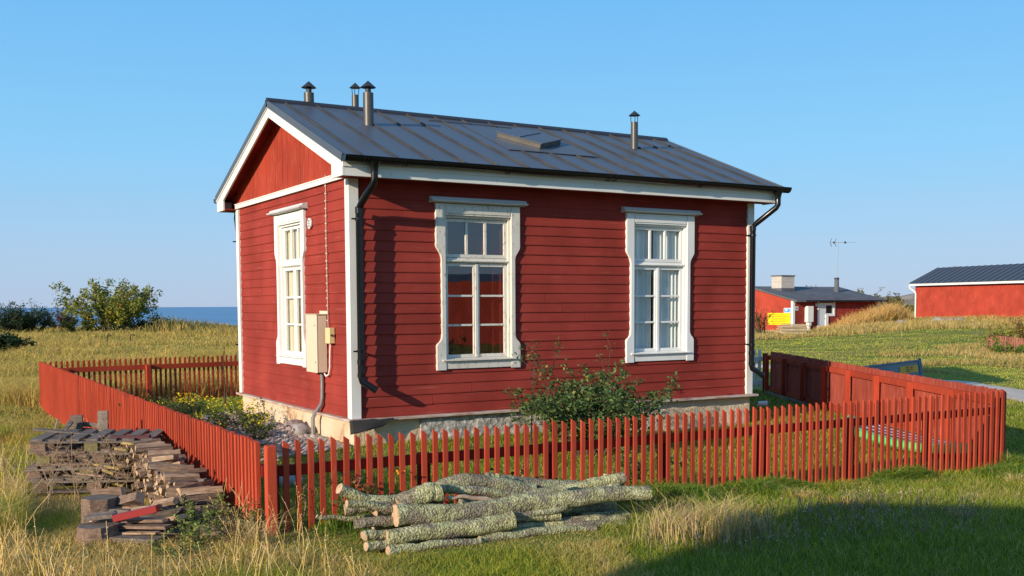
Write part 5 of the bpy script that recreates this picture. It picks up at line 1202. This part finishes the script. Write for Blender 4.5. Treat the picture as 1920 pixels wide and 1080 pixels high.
# ------------------------------------------------------------------ things on the lawn
# paddle board
a = onz(1592, 800, -.42).xy; b = onz(1815, 858, -.42).xy; L_ = (b-a).length*1.0; U = Vector(((b-a).x, (b-a).y, 0)).normalized(); N = Vector((-U.y, U.x, 0))
mid = Vector(((a.x+b.x)/2, (a.y+b.y)/2, -.47))
sup = empty('paddle_board', mid, 'green paddle board with black and white stripes lying on the lawn by the board fence', 'paddle board')
def sup_w(t): return .37*max(0, 1-abs(2*t-1)**2.6)**.55
nu = 40; P = []; Q = []
ringp = [(-1, .35), (-.96, .9), (-.80, 1.0), (.80, 1.0), (.96, .9), (1, .35), (.9, .05), (0, 0), (-.9, .05)]
for i in range(nu+1):
    t = i/nu; w_ = max(sup_w(t), .01); zr = .10*(abs(2*t-1)**3)
    for (aa, bb) in ringp: P.append(mid+U*((t-.5)*L_)+N*(aa*w_)+VZ*(bb*.13+zr))
n_ = len(ringp); mb = MB(); mb.add(P, [(i*n_+j, i*n_+(j+1) % n_, (i+1)*n_+(j+1) % n_, (i+1)*n_+j) for i in range(nu) for j in range(n_)])
M['sup'] = NT('board_green').setc((.12, .62, .16), .35, .5); M['supw'] = NT('board_white').setc((.72, .74, .76), .4, .4); M['supb'] = NT('board_black').setc((.03, .03, .035), .5, .4)
mb.build('hull', M['sup'], sup, True)
for k_, (w0, w1, mt) in enumerate(((-.92, -.66, 'supb'), (-.64, -.44, 'supw'), (-.42, -.20, 'supb'), (-.18, .05, 'supw'), (.07, .30, 'supb'), (.32, .55, 'supw'), (.57, .85, 'supb'))):
    P = []
    for i in range(4, nu-3):
        t = i/nu; w_ = sup_w(t); zr = .10*(abs(2*t-1)**3)
        for q in (w0, w1): P.append(mid+U*((t-.5)*L_)+N*(q*.80*w_)+VZ*(.1335+zr))
    m_ = len(P)//2; mb = MB(); mb.add(P, [(2*i, 2*i+1, 2*i+3, 2*i+2) for i in range(m_-1)]); mb.build('stripe', M[mt], sup)
# paper cup and ball
p = onz(1430, 757, -.42); mb = MB(); d_ = Vector((CR.x, CR.y, 0)); mb.tube([p-d_*.085, p+d_*.085], [.045, .055], 18)
tag(mb.build('cup', M['white_clean'], None, True, org=p), 'white cup lying on the shaded lawn beyond the right end of the cottage', 'cup')
stone('ball', 'small pale ball on the lawn behind the front pickets near the paddle board', tuple(onz(1582, 826, -.40)), (.035, .035, .035))['category'] = 'ball'

# trailer behind the board fence
M['trailer'] = NT('trailer_grey').setc((.12, .17, .20), .5, .4); M['sign_o'] = NT('orange_plate').setc((.62, .33, .03), .55, .3); M['ink'] = NT('black_ink').setc((.015, .013, .012), .6, .2)
TA = dep(1608, 689, 22.4); TB = dep(1723, 674, 24.2); U = (TB-TA).normalized(); N = (Vector((U.y, -U.x, 0)).normalized()+VZ*.15).normalized(); V_ = N.cross(U).normalized(); V_ = V_ if V_.z > 0 else -V_
tl = (TB-TA).length; tr = empty('trailer', (TB.x, TB.y, G(TB.x, TB.y)), 'small grey utility trailer with a yellow plate, parked tipped behind the board fence', 'trailer')
fr = (TA, U, V_, N)
mb = MB(); mb.fbox(fr, 0, tl, -.36, -.03, -.02, 0); mb.fbox(fr, 0, tl, -.03, .0, -.03, .025); mb.fbox(fr, 0, tl, -.40, -.36, -.03, .025); mb.fbox(fr, tl-.05, tl, -.36, -.03, 0, .02); mb.fbox(fr, 0, .05, -.36, -.03, 0, .02); mb.build('side_panel', M['trailer'], tr, bevel=.004)
mb = MB(); mb.fbox(fr, 0, tl, -.36, -.0, -1.30, -1.27); mb.build('side_panel', M['trailer'], tr)
mb = MB(); mb.fbox(fr, tl-.03, tl, -.36, .0, -1.26, -.03); mb.build('tailgate', M['trailer'], tr); mb = MB(); mb.fbox(fr, 0, .03, -.36, .0, -1.26, -.03); mb.build('front_panel', M['trailer'], tr)
mb = MB(); mb.fbox(fr, .03, tl-.03, -.39, -.36, -1.26, -.03); mb.build('bed', M['trailer'], tr)
mb = MB(); mb.fbox(fr, tl+.002, tl+.06, -.52, .03, -.03, .03); mb.build('corner_stay', M['trailer'], tr, bevel=.004)
mb = MB(); mb.prism([(.58*math.cos(t)*.62+tl*.40, -.42+.30*math.sin(t)) for t in np.linspace(0, math.pi, 13)], fr, .027, .20); mb.build('mudguard', M['trailer'], tr)
mb = MB(); c = TA+U*(tl*.40)+V_*-.50+N*.11; mb.tube([c-N*.07, c+N*.07], .27, 24); wh = mb.build('wheel', M['black'], tr, True); mb = MB(); mb.tube([c+N*.071, c+N*.08], .13, 18); mb.build('rim', M['galv'], wh)
mb = MB(); mb.tube([TA+V_*-.38-N*.65, TA+V_*-.38-N*.65-U*1.1+VZ*.0], .035, 10); mb.build('drawbar', M['trailer'], tr)
mb = MB(); mb.fbox(fr, tl-.95, tl-.12, -.28, -.11, .003, .010); pl_ = mb.build('plate', M['sign_o'], tr)
def text(s_, size, fr, u, z, d, mat, name, parent, align='CENTER'):
    cu = bpy.data.curves.new(name, 'FONT'); cu.body = s_; cu.size = size; cu.extrude = .001; cu.align_x = align; cu.align_y = 'CENTER'
    t = bpy.data.objects.new('t', cu); COL.objects.link(t); dg = bpy.context.evaluated_depsgraph_get(); me = bpy.data.meshes.new_from_object(t.evaluated_get(dg)); bpy.data.objects.remove(t)
    O, U_, V2, N_ = fr; m4 = Matrix((U_, V2, U_.cross(V2))).transposed().to_4x4(); m4.translation = O+U_*u+V2*z+N_*d-root_loc(parent)
    me.transform(m4); me.materials.clear(); me.materials.append(mat); o = bpy.data.objects.new(name, me); COL.objects.link(o); o.parent = parent; return o
text('52-Y', .17, fr, tl-.52, -.195, .013, M['ink'], 'lettering', pl_)

# ------------------------------------------------------------------ low red house far right
ha = empty('low_red_house', (HAX, HAY, -.45), 'low red house with white brick chimney, yellow notice and white door across the lawn', 'house')
fA = (Vector((HAX, HAY, 0)), VX, VZ, -VY); fAL = (Vector((HAX, HAY, 0)), VY, VZ, -VX)
AX1 = 8.5; EZA = 1.80; RYA = 4.0; RZA = 2.72; Wd = 8.0
ra = lambda y: EZA+(RZA-EZA)*(min(y, Wd-y)/RYA)
mb = MB()
for i in range(18): z0 = -.7+i*.14; mb.prism([(0, z0), (.02, z0+.004), (.004, z0+.138), (0, z0+.138)], (Vector((HAX, HAY, 0)), -VY, VZ, VX), 0, AX1)
mb.fbox(fA, 0, AX1, -.7, 1.80, -.1, -.001); mb.build('wall', M['red_farA'] if 'red_farA' in M else M['red'], ha)
mb = MB(); P = [(HAX, HAY+y, z) for y, z in ((0, -.7), (Wd, -.7), (Wd, 1.8), (RYA, RZA-.05), (0, 1.75))]; mb.add(P+[(x+.1, y, z) for x, y, z in P], [(0, 1, 2, 3, 4)[::-1], (5, 6, 7, 8, 9)]); mb.build('gable_wall', M['red_far'], ha)
mb = MB(); P = [(HAX+AX1, HAY+y, z) for y, z in ((0, -.7), (Wd, -.7), (Wd, 1.8), (RYA, RZA-.05), (0, 1.75))]; mb.add(P, [(0, 1, 2, 3, 4)]); mb.build('gable_wall', M['red_far'], ha)
mb = MB(); mb.box(HAX, HAX+AX1, HAY+Wd-.1, HAY+Wd, -.7, 1.8); mb.build('wall', M['red_far'], ha)
k = NT('felt_roof'); n1 = k.noise(.8, 6, .65, k.map((1, 1, 1), False)); n2 = k.noise(3, 4, .6, k.map((.5, 2, 1), False))
M['felt'] = k.setc(k.mix(k.ramp(n2, [(.62, 0), (.68, .8)]), k.ramp(n1, [(.35, (.09, .095, .105)), (.65, (.13, .135, .145))]), (.30, .26, .14)), .8, .2)
mb = MB(); e0, e1 = HAX-.12, HAX+AX1+.45
for s_ in (0, 1):
    ya, yb = (-.45, RYA) if not s_ else (Wd+.3, RYA); za = EZA-.10 if not s_ else EZA-.07; zb = RZA
    P = [(e0, HAY+ya, za), (e1, HAY+ya, za), (e1, HAY+yb, zb), (e0, HAY+yb, zb)]; Q = [(x, y, z-.12) for x, y, z in P]
    mb.add(P+Q, [(0, 1, 2, 3) if not s_ else (3, 2, 1, 0), (7, 6, 5, 4), (0, 4, 5, 1), (1, 5, 6, 2), (3, 7, 4, 0)])
rA = mb.build('roof', M['felt'], ha)
mb = MB(); mb.tube([(e0+.9, HAY-.50, EZA-.14), (e1, HAY-.50, EZA-.14)], .055, 10); mb.build('gutter', M['black'], ha)
mb = MB(); mb.fbox(fA, -.03, .16, -.7, 1.68, .022, .045); mb.build('corner_board', M['white_clean'], ha); mb = MB(); mb.fbox(fAL, -.02, .15, -.7, 1.66, .002, .03); mb.build('corner_board', M['white_clean'], ha)
mb = MB(); mb.fbox(fA, AX1-.14, AX1+.02, -.7, 1.68, .022, .045); mb.build('corner_board', M['white_clean'], ha)
# brick chimney
k = NT('pale_brick'); br = k.n('ShaderNodeTexBrick'); br.inputs['Scale'].default_value = 1; br.inputs['Brick Width'].default_value = .27; br.inputs['Row Height'].default_value = .09; br.inputs['Mortar Size'].default_value = .012
br.inputs['Color1'].default_value = (.62, .56, .48, 1); br.inputs['Color2'].default_value = (.54, .47, .40, 1); br.inputs['Mortar'].default_value = (.34, .30, .26, 1)
sx_ = k.n('ShaderNodeSeparateXYZ'); cm_ = k.n('ShaderNodeCombineXYZ'); ad_ = k.n('ShaderNodeMath', operation='ADD'); g_ = k.n('ShaderNodeNewGeometry')
k.l(g_.outputs['Position'], sx_.inputs[0]); k.l(sx_.outputs['X'], ad_.inputs[0]); k.l(sx_.outputs['Y'], ad_.inputs[1]); k.l(ad_.outputs[0], cm_.inputs['X']); k.l(sx_.outputs['Z'], cm_.inputs['Y']); k.l(cm_.outputs[0], br.inputs['Vector'])
M['brick'] = k.setc(br.outputs['Color'], .85, .2)
def atroof(px, py):      # where the sight line meets the front roof slope of the low house
    d = ray(px, py); n_ = Vector((0, -(RZA-EZA+.10)/(RYA+.45), 1)); p0 = Vector((HAX, HAY-.45, EZA-.10)); return CAM+d*((p0-CAM).dot(n_)/d.dot(n_))
cp = atroof(1470, 546); zc = cp.z; c0x = cp.x-.25; mb = MB()
mb.box(c0x, c0x+1.25, cp.y, cp.y+.95, zc-.6, zc+1.05); ch = mb.build('chimney', M['brick'], ha)
mb = MB(); mb.box(c0x-.05, c0x+1.30, cp.y-.05, cp.y+1.0, zc+1.05, zc+1.13); mb.build('chimney_top', M['felt'], ch); mb = MB(); mb.box(c0x-.02, c0x+1.27, cp.y-.02, cp.y+.97, zc-.6, zc+.22); mb.build('chimney_flashing', M['felt'], ch)
cp = atroof(1568.5, 547); mb = MB(); mb.tube([cp-VZ*.2, cp+VZ*.5, cp+VZ*.98], [.21, .165, .15], 20); fl = mb.build('flue_pipe', M['felt'], ha, True); mb = MB(); mb.tube([cp+VZ*.90, cp+VZ*1.02], .175, 20); mb.build('collar', M['cap'], fl)
# door, window and trim
def uA(px): 
    d = ray(px, 590); return (CAM+d*((HAY-CAM.y)/d.y)).x-HAX
ud0, ud1 = uA(1533.5), uA(1551); uw1 = uA(1564)
M['doorw'] = NT('door_white').setc((.62, .66, .68), .4, .4)
mb = MB(); mb.fbox(fA, ud0+.05, ud1-.25, -.6, 1.42, .022, .05); dr = mb.build('door', M['doorw'], ha); mb = MB(); mb.tube([fA[0]+VX*(ud1-.36)+VZ*.45-VY*.06, fA[0]+VX*(ud1-.30)+VZ*.45-VY*.10], .02, 8); mb.build('handle', M['galv'], dr)
mb = MB(); mb.fbox(fA, ud0-.08, ud0+.05, -.7, 1.65, .022, .075); mb.fbox(fA, ud1-.25, ud1+.02, -.7, .72, .05, .10); mb.fbox(fA, ud0+.05, uw1-.15, 1.42, 1.52, .03, .08); mb.fbox(fA, ud1+.02, uw1, .60, .72, .03, .082); mb.fbox(fA, uw1-.15, uw1, .72, 1.70, .03, .08)
mb.build('door_frame', M['white_clean'], ha)
mb = MB(); mb.fbox(fA, ud1-.25, uw1-.15, .72, 1.42, .03, .05); wn = mb.build('window', M['doorw'], ha); mb = MB(); mb.fbox(fA, ud1-.18, uw1-.30, .80, 1.34, .051, .056); mb.build('pane', M['dark'], wn)
um0, um1 = uA(1508), uA(1518.5); mb = MB(); mb.fbox(fA, um0, um1, .22, 1.30, .03, .34); mb.build('meter_cabinet', M['creamp'] if False else M['white'], ha, bevel=.01); mb = MB(); mb.fbox(fA, um0+.12, um0+.38, -.02, .21, .05, .30); mb.fbox(fA, um0+.16, um0+.34, -.6, -.02, .08, .24); mb.build('conduit', M['white'], ha)
mb = MB(); ul = uA(1528); mb.fbox(fA, ul, ul+.10, 1.28, 1.48, .02, .12); mb.build('wall_lamp', M['white'], ha)
# signs
M['sy'] = NT('yellow_notice').setc((.80, .60, .01), .5, .3); M['sb'] = NT('blue_sign').setc((.05, .28, .62), .5, .3); M['sw'] = NT('sign_white').setc((.75, .77, .78), .5, .3)
def vL(px): 
    d = ray(px, 595); return (CAM+d*((HAX-CAM.x)/d.x)).y-HAY
fAs = (Vector((HAX, HAY, 0)), -VY, VZ, -VX)
y0, y1 = -vL(1440), -vL(1482.5); mb = MB(); mb.fbox(fAs, y0, y1, .02, .84, .004, .03); sy_ = mb.build('notice', M['sy'], ha); sy_['label'] = 'yellow notice board with rows of small text'
for i in range(6):
    mb = MB(); mb.fbox(fAs, y0+.35, y1-(.1 if i % 2 else .45), .70-i*.115, .72-i*.115, .031, .034); mb.build('text_line', M['ink'], sy_)
mb = MB(); mb.fbox(fAs, y0+.10, y0+.24, .58, .76, .031, .034); mb.fbox(fAs, y0+.13, y0+.21, .61, .73, .0345, .037, 1); mb.build('emblem', [M['ink'], M['sy']], sy_)
y0, y1 = -vL(1470), -vL(1483.5); mb = MB(); mb.fbox(fAs, y0, y1, .86, 1.18, .004, .03); s2 = mb.build('sign', M['sw'], ha); s2['label'] = 'small blue and white sign'; mb = MB(); mb.fbox(fAs, y0+.04, y1-.04, .90, 1.14, .031, .036); mb.build('sign_face', M['sb'], s2)
mb = MB(); mb.prism([(y0+.12, 1.08), (y0+.20, .96), (y0+.30, .98), (y0+.38, 1.08), (y0+.28, 1.11)], fAs, .037, .041); mb.build('bird_mark', M['sw'], s2)
for z in (1.06, .97): mb = MB(); mb.fbox(fAs, y0+.50, y1-.12, z-.02, z+.03, .037, .041); mb.build('text_line', M['sw'], s2)
u0, u1 = uA(1489.5), uA(1496); mb = MB(); mb.fbox(fA, u0, u1, 1.02, 1.28, .024, .04); s3 = mb.build('number_sign', M['sw'], ha); text('40', .24, fA, (u0+u1)/2, 1.14, .045, M['ink'], 'number', s3)
mb = MB(); yv_ = -vL(1410.5); mb.fbox(fAs, yv_-.2, yv_+.2, 1.20, 1.40, .004, .03); mb.build('vent', M['cream'], ha)
mb = MB(); mb.fbox(fAs, -6, -.0, -.7, -.36, .02, .07); mb.build('foundation', M['plaster'], ha)
# TV antenna on its mast
ab = atroof(1570, 541)+VZ*.0; an = empty('tv_antenna', ab, 'television antenna on a tall thin mast above the low red house', 'antenna')
top = dep(1568.8, 455, (ab-CAM).dot(fw)); M['mast'] = NT('mast_metal').setc((.32, .33, .34), .5, .4, .5); rgt = Vector((CR.x, CR.y, 0)).normalized()
mb = MB(); mb.tube([ab-VZ*.2, Vector((ab.x, ab.y, top.z+.05))], .022, 8); mb.build('mast', M['mast'], an)
T0 = Vector((ab.x, ab.y, top.z)); mb = MB(); mb.tube([T0-rgt*.55, T0+rgt*.55], .018, 6); mb.build('boom', M['mast'], an)
for k_ in (-.60, -.25):
    for sg in (1, -1): mb = MB(); c = T0+rgt*k_; mb.tube([c, c+VZ*sg*.30+rgt*(.12 if k_ < -.5 else .10)*1.0], .020, 6); mb.build('reflector', M['cap'], an)
mb = MB(); mb.tube([T0-rgt*.36, T0-rgt*.28], .07, 8); mb.build('dipole', M['cap'], an); mb = MB(); mb.tube([T0+rgt*.48, T0+rgt*.56], [.09, .09], 8); mb.build('dipole', M['cap'], an)
for i in range(7): mb = MB(); c = T0+rgt*(.62+i*.11)+VZ*.0; mb.tube([c-VZ*.06, c+VZ*.06], .008, 5); mb.build('director', M['mast'], an)
mb = MB(); mb.tube([T0+rgt*.5, T0+rgt*1.35], .010, 5); mb.build('boom', M['mast'], an)

# ------------------------------------------------------------------ long red barn
b0 = Vector((BARN.x, BARN.y, 0)); bU = -Vector((bd.x, bd.y, 0)); bN = Vector((bU.y, -bU.x, 0)); bN = bN if bN.x < 0 else -bN
fBn = (b0, bU, VZ, bN); BL = 24; BEZ, BRZ, BW = 2.92, 4.12, 4.6
barn = empty('long_red_barn', (b0.x, b0.y, .2), 'long red barn with vertical boards, dark seamed roof and white downpipe at the right edge', 'barn')
mb = MB()
for i in range(160): u = i*.15; mb.fbox(fBn, u+.004, u+.146, -.6, BEZ, 0, .02+random.uniform(-.004, .004))
mb.fbox(fBn, 0, BL, -.6, BEZ, -.1, -.001); mb.build('wall', M['red_far'], barn)
for u in (0, BL-.1):
    mb = MB(); mb.prism([(0, -.6), (-BW, -.6), (-BW, BEZ), (-BW/2, BRZ-.05), (0, BEZ)], (b0+bU*u, bN, VZ, bU), 0, .1); mb.build('gable_wall', M['red_far'], barn)
mb = MB(); mb.fbox(fBn, 0, BL, -.6, BEZ, -BW, -BW+.1); mb.build('wall', M['red_far'], barn)
def bslope(sgn):
    o_ = b0+bN*(.35 if sgn > 0 else -BW-.35)+VZ*(BEZ+.02); d_ = -bN*(BW/2+.35) if sgn > 0 else bN*(BW/2+.35); V2 = (d_+VZ*(BRZ-BEZ)).normalized(); Lh = (d_+VZ*(BRZ-BEZ)).length; N2 = bU.cross(V2); N2 = N2 if N2.z > 0 else -N2
    return (o_, bU, V2, N2), Lh
M['roofb'] = NT('barn_roof_metal').setc((.055, .065, .085), .45, .5)
mbr = MB(); sm = MB()
for sg in (1, -1):
    f_, Lh = bslope(sg); mbr.fbox(f_, -.30, BL+.3, 0, Lh, 0, .05)
    for i in range(42): sm.fbox(f_, -.28+i*.60, -.25+i*.60, 0, Lh, .05, .085)
rb = mbr.build('roof', M['roofb'], barn); sm.build('standing_seam', M['cap'], rb)
mb = MB(); mb.fbox(fBn, -.30, BL+.3, BEZ-.14, BEZ+.01, .30, .37); mb.build('eaves_board', M['white_clean'], barn)
mb = MB(); q = lambda u, z, d: b0+bU*u+VZ*z+bN*d
mb.tube([q(-.25, BEZ-.12, .42), q(-.22, BEZ-.32, .36), q(.10, BEZ-.58, .16), q(.14, BEZ-.75, .12), q(.14, .25, .12)], .06, 12); mb.build('downpipe', M['white_clean'], barn, True)
mb = MB(); mb.fbox(fBn, -.02, .12, -.6, BEZ-.15, .02, .04); mb.build('corner_board', M['red_far'], barn)
# antenna tip behind the barn
p = dep(1792, 500, 84); an2 = empty('tv_antenna', (p.x, p.y, p.z-.8), 'tip of a small television antenna showing above the ridge of the long barn', 'antenna')
mb = MB(); mb.tube([p-VZ*.8, p+VZ*.1], .02, 6); mb.build('mast', M['mast'], an2); mb = MB(); mb.tube([p-rgt*.35, p+rgt*.5], .015, 6); mb.build('boom', M['mast'], an2)
for k_ in (-.3, 0, .3): mb = MB(); mb.tube([p+rgt*k_-VZ*.15, p+rgt*k_+VZ*.2], .012, 5); mb.build('director', M['mast'], an2)

# lumber stacked on the lawn
random.seed(3); c = dep(1486, 640, 62); gzl = G(c.x, c.y); U0 = rgt
for k_ in (-.5, .45):
    cc2 = c+U0*k_; plank('bearer', 'dark bearer under the %s end of the lumber pile on the lawn' % ('left' if k_ < 0 else 'right'), (cc2.x-.1, cc2.y-.7, gzl+.05), (cc2.x+.1, cc2.y+.7, gzl+.12), .12, .10, 'rusty')
zz = .18; nn_ = 0
for row in range(7):
    for q in range(3):
        off = random.uniform(-.15, .25); L2 = random.uniform(1.35, 1.65) if row < 6 else random.uniform(.9, 1.4); V2 = Vector((-U0.y, U0.x, 0)); o_ = V2*(-.55+q*.42+random.uniform(-.05, .05))
        a = Vector((c.x, c.y, gzl+zz))+o_-U0*(L2/2-off*.5)-U0*.05; b = a+U0*L2+VZ*random.uniform(-.04, .04); plank('timber', 'pale plank in the small lumber pile on the lawn before the low red house', a, b, random.uniform(.14, .26), .05, 'pale_wood', group='planks of the lumber pile')
    zz += .085
# rusty hooks in the left meadow
for px, lb in ((201, 'left one of the two curled rusty iron hooks standing in the meadow'), (245, 'right one of the two curled rusty iron hooks standing in the meadow')):
    p = dep(px, 638, 50); z = G(p.x, p.y); mb = MB(); mb.tube([Vector((p.x, p.y, z))]+[Vector((p.x, p.y, z+.40))+rgt*(.10-.11*math.cos(t))+VZ*(.11*math.sin(t)) for t in np.linspace(0, 2.8, 9)], .030, 8)
    tag(mb.build('iron_hook', M['rusty'], None, True, org=(p.x, p.y, z)), lb, 'hook')
# little picket fence at the right edge
a = dep(1849, 672, 39.5); b = dep(1985, 690, 35.5)
M['red_old'] = paint_red('faded_fence', (.36, .12, .08), (.42, .22, .16), .5, (8, 8, 1), .1, .2)
fence_line('picket_fence', 'small faded red picket fence overgrown by bushes at the right edge of the photo', (a.x, a.y), (b.x, b.y), lambda k_: G(a.x+(b.x-a.x)*k_, a.y+(b.y-a.y)*k_), 30, .075, .02, .62, .0, -1, M['red_old'], M['red_old'], 2, railz=.40, railh=.08)

# ------------------------------------------------------------------ buildings behind the camera (one added to throw the foreground shade, one shows in the old panes)
eS = Vector((math.cos(SAZ), math.sin(SAZ), 0)); nS = Vector((-math.sin(SAZ), math.cos(SAZ), 0)); tS = math.tan(SEL)
def shed(name, label, O, U, V_, Lu, Lv, he, hr, zb):
    e = empty(name, (O.x, O.y, zb), label, 'shed'); O = Vector((O.x, O.y, zb))
    for (fr, L_) in (((O, U, VZ, -V_), Lu), ((O+V_*Lv, U, VZ, V_), Lu)):
        mb = MB()
        for i in range(int(L_/.15)): mb.fbox(fr, i*.15+.003, i*.15+.147, -.3, he, 0, .02)
        mb.fbox(fr, 0, L_, -.3, he, -.1, -.001); mb.build('wall', M['red_far'], e)
    for u in (0, Lu-.1):
        mb = MB(); mb.prism([(0, -.3), (Lv, -.3), (Lv, he), (Lv/2, hr-.03), (0, he)], (O+U*u, V_, VZ, U), 0, .1); mb.build('gable_wall', M['red_far'], e)
    for sg in (0, 1):
        o_ = O+VZ*(he-.02)+(-V_*.0 if not sg else V_*(Lv)); d_ = (V_ if not sg else -V_)*(Lv/2)+VZ*(hr-he); V2 = d_.normalized(); N2 = U.cross(V2); N2 = N2 if N2.z > 0 else -N2
        mb = MB(); mb.fbox((o_, U, V2, N2), -.1, Lu+.1, 0, d_.length, 0, .05); mb.build('roof', M['roofb'], e)
    return e
al0 = -14.0; he = (0.25-al0)*tS
O = eS*al0+nS*(-6.5); shed('shade_shed', 'unseen red shed added left of and behind the viewpoint, shaped to shade the foreground grass', O-eS*6, eS, -nS, 6, 7.4, he, he+.75, -.45)  # unseen shed, placed and sized so its shadow falls on the foreground
wd = Vector((.50, -.866, 0)); c = Vector((1.8, 0, 0))+wd*34; U = Vector((-.25, -.968, 0)); V2 = Vector((.968, -.25, 0)); shed('red_boathouse', 'long red boathouse behind the viewpoint, mirrored in the old window panes', c-U*6.5+V2*-2, U, V2, 13, 7, 2.9, 3.5, -.45)
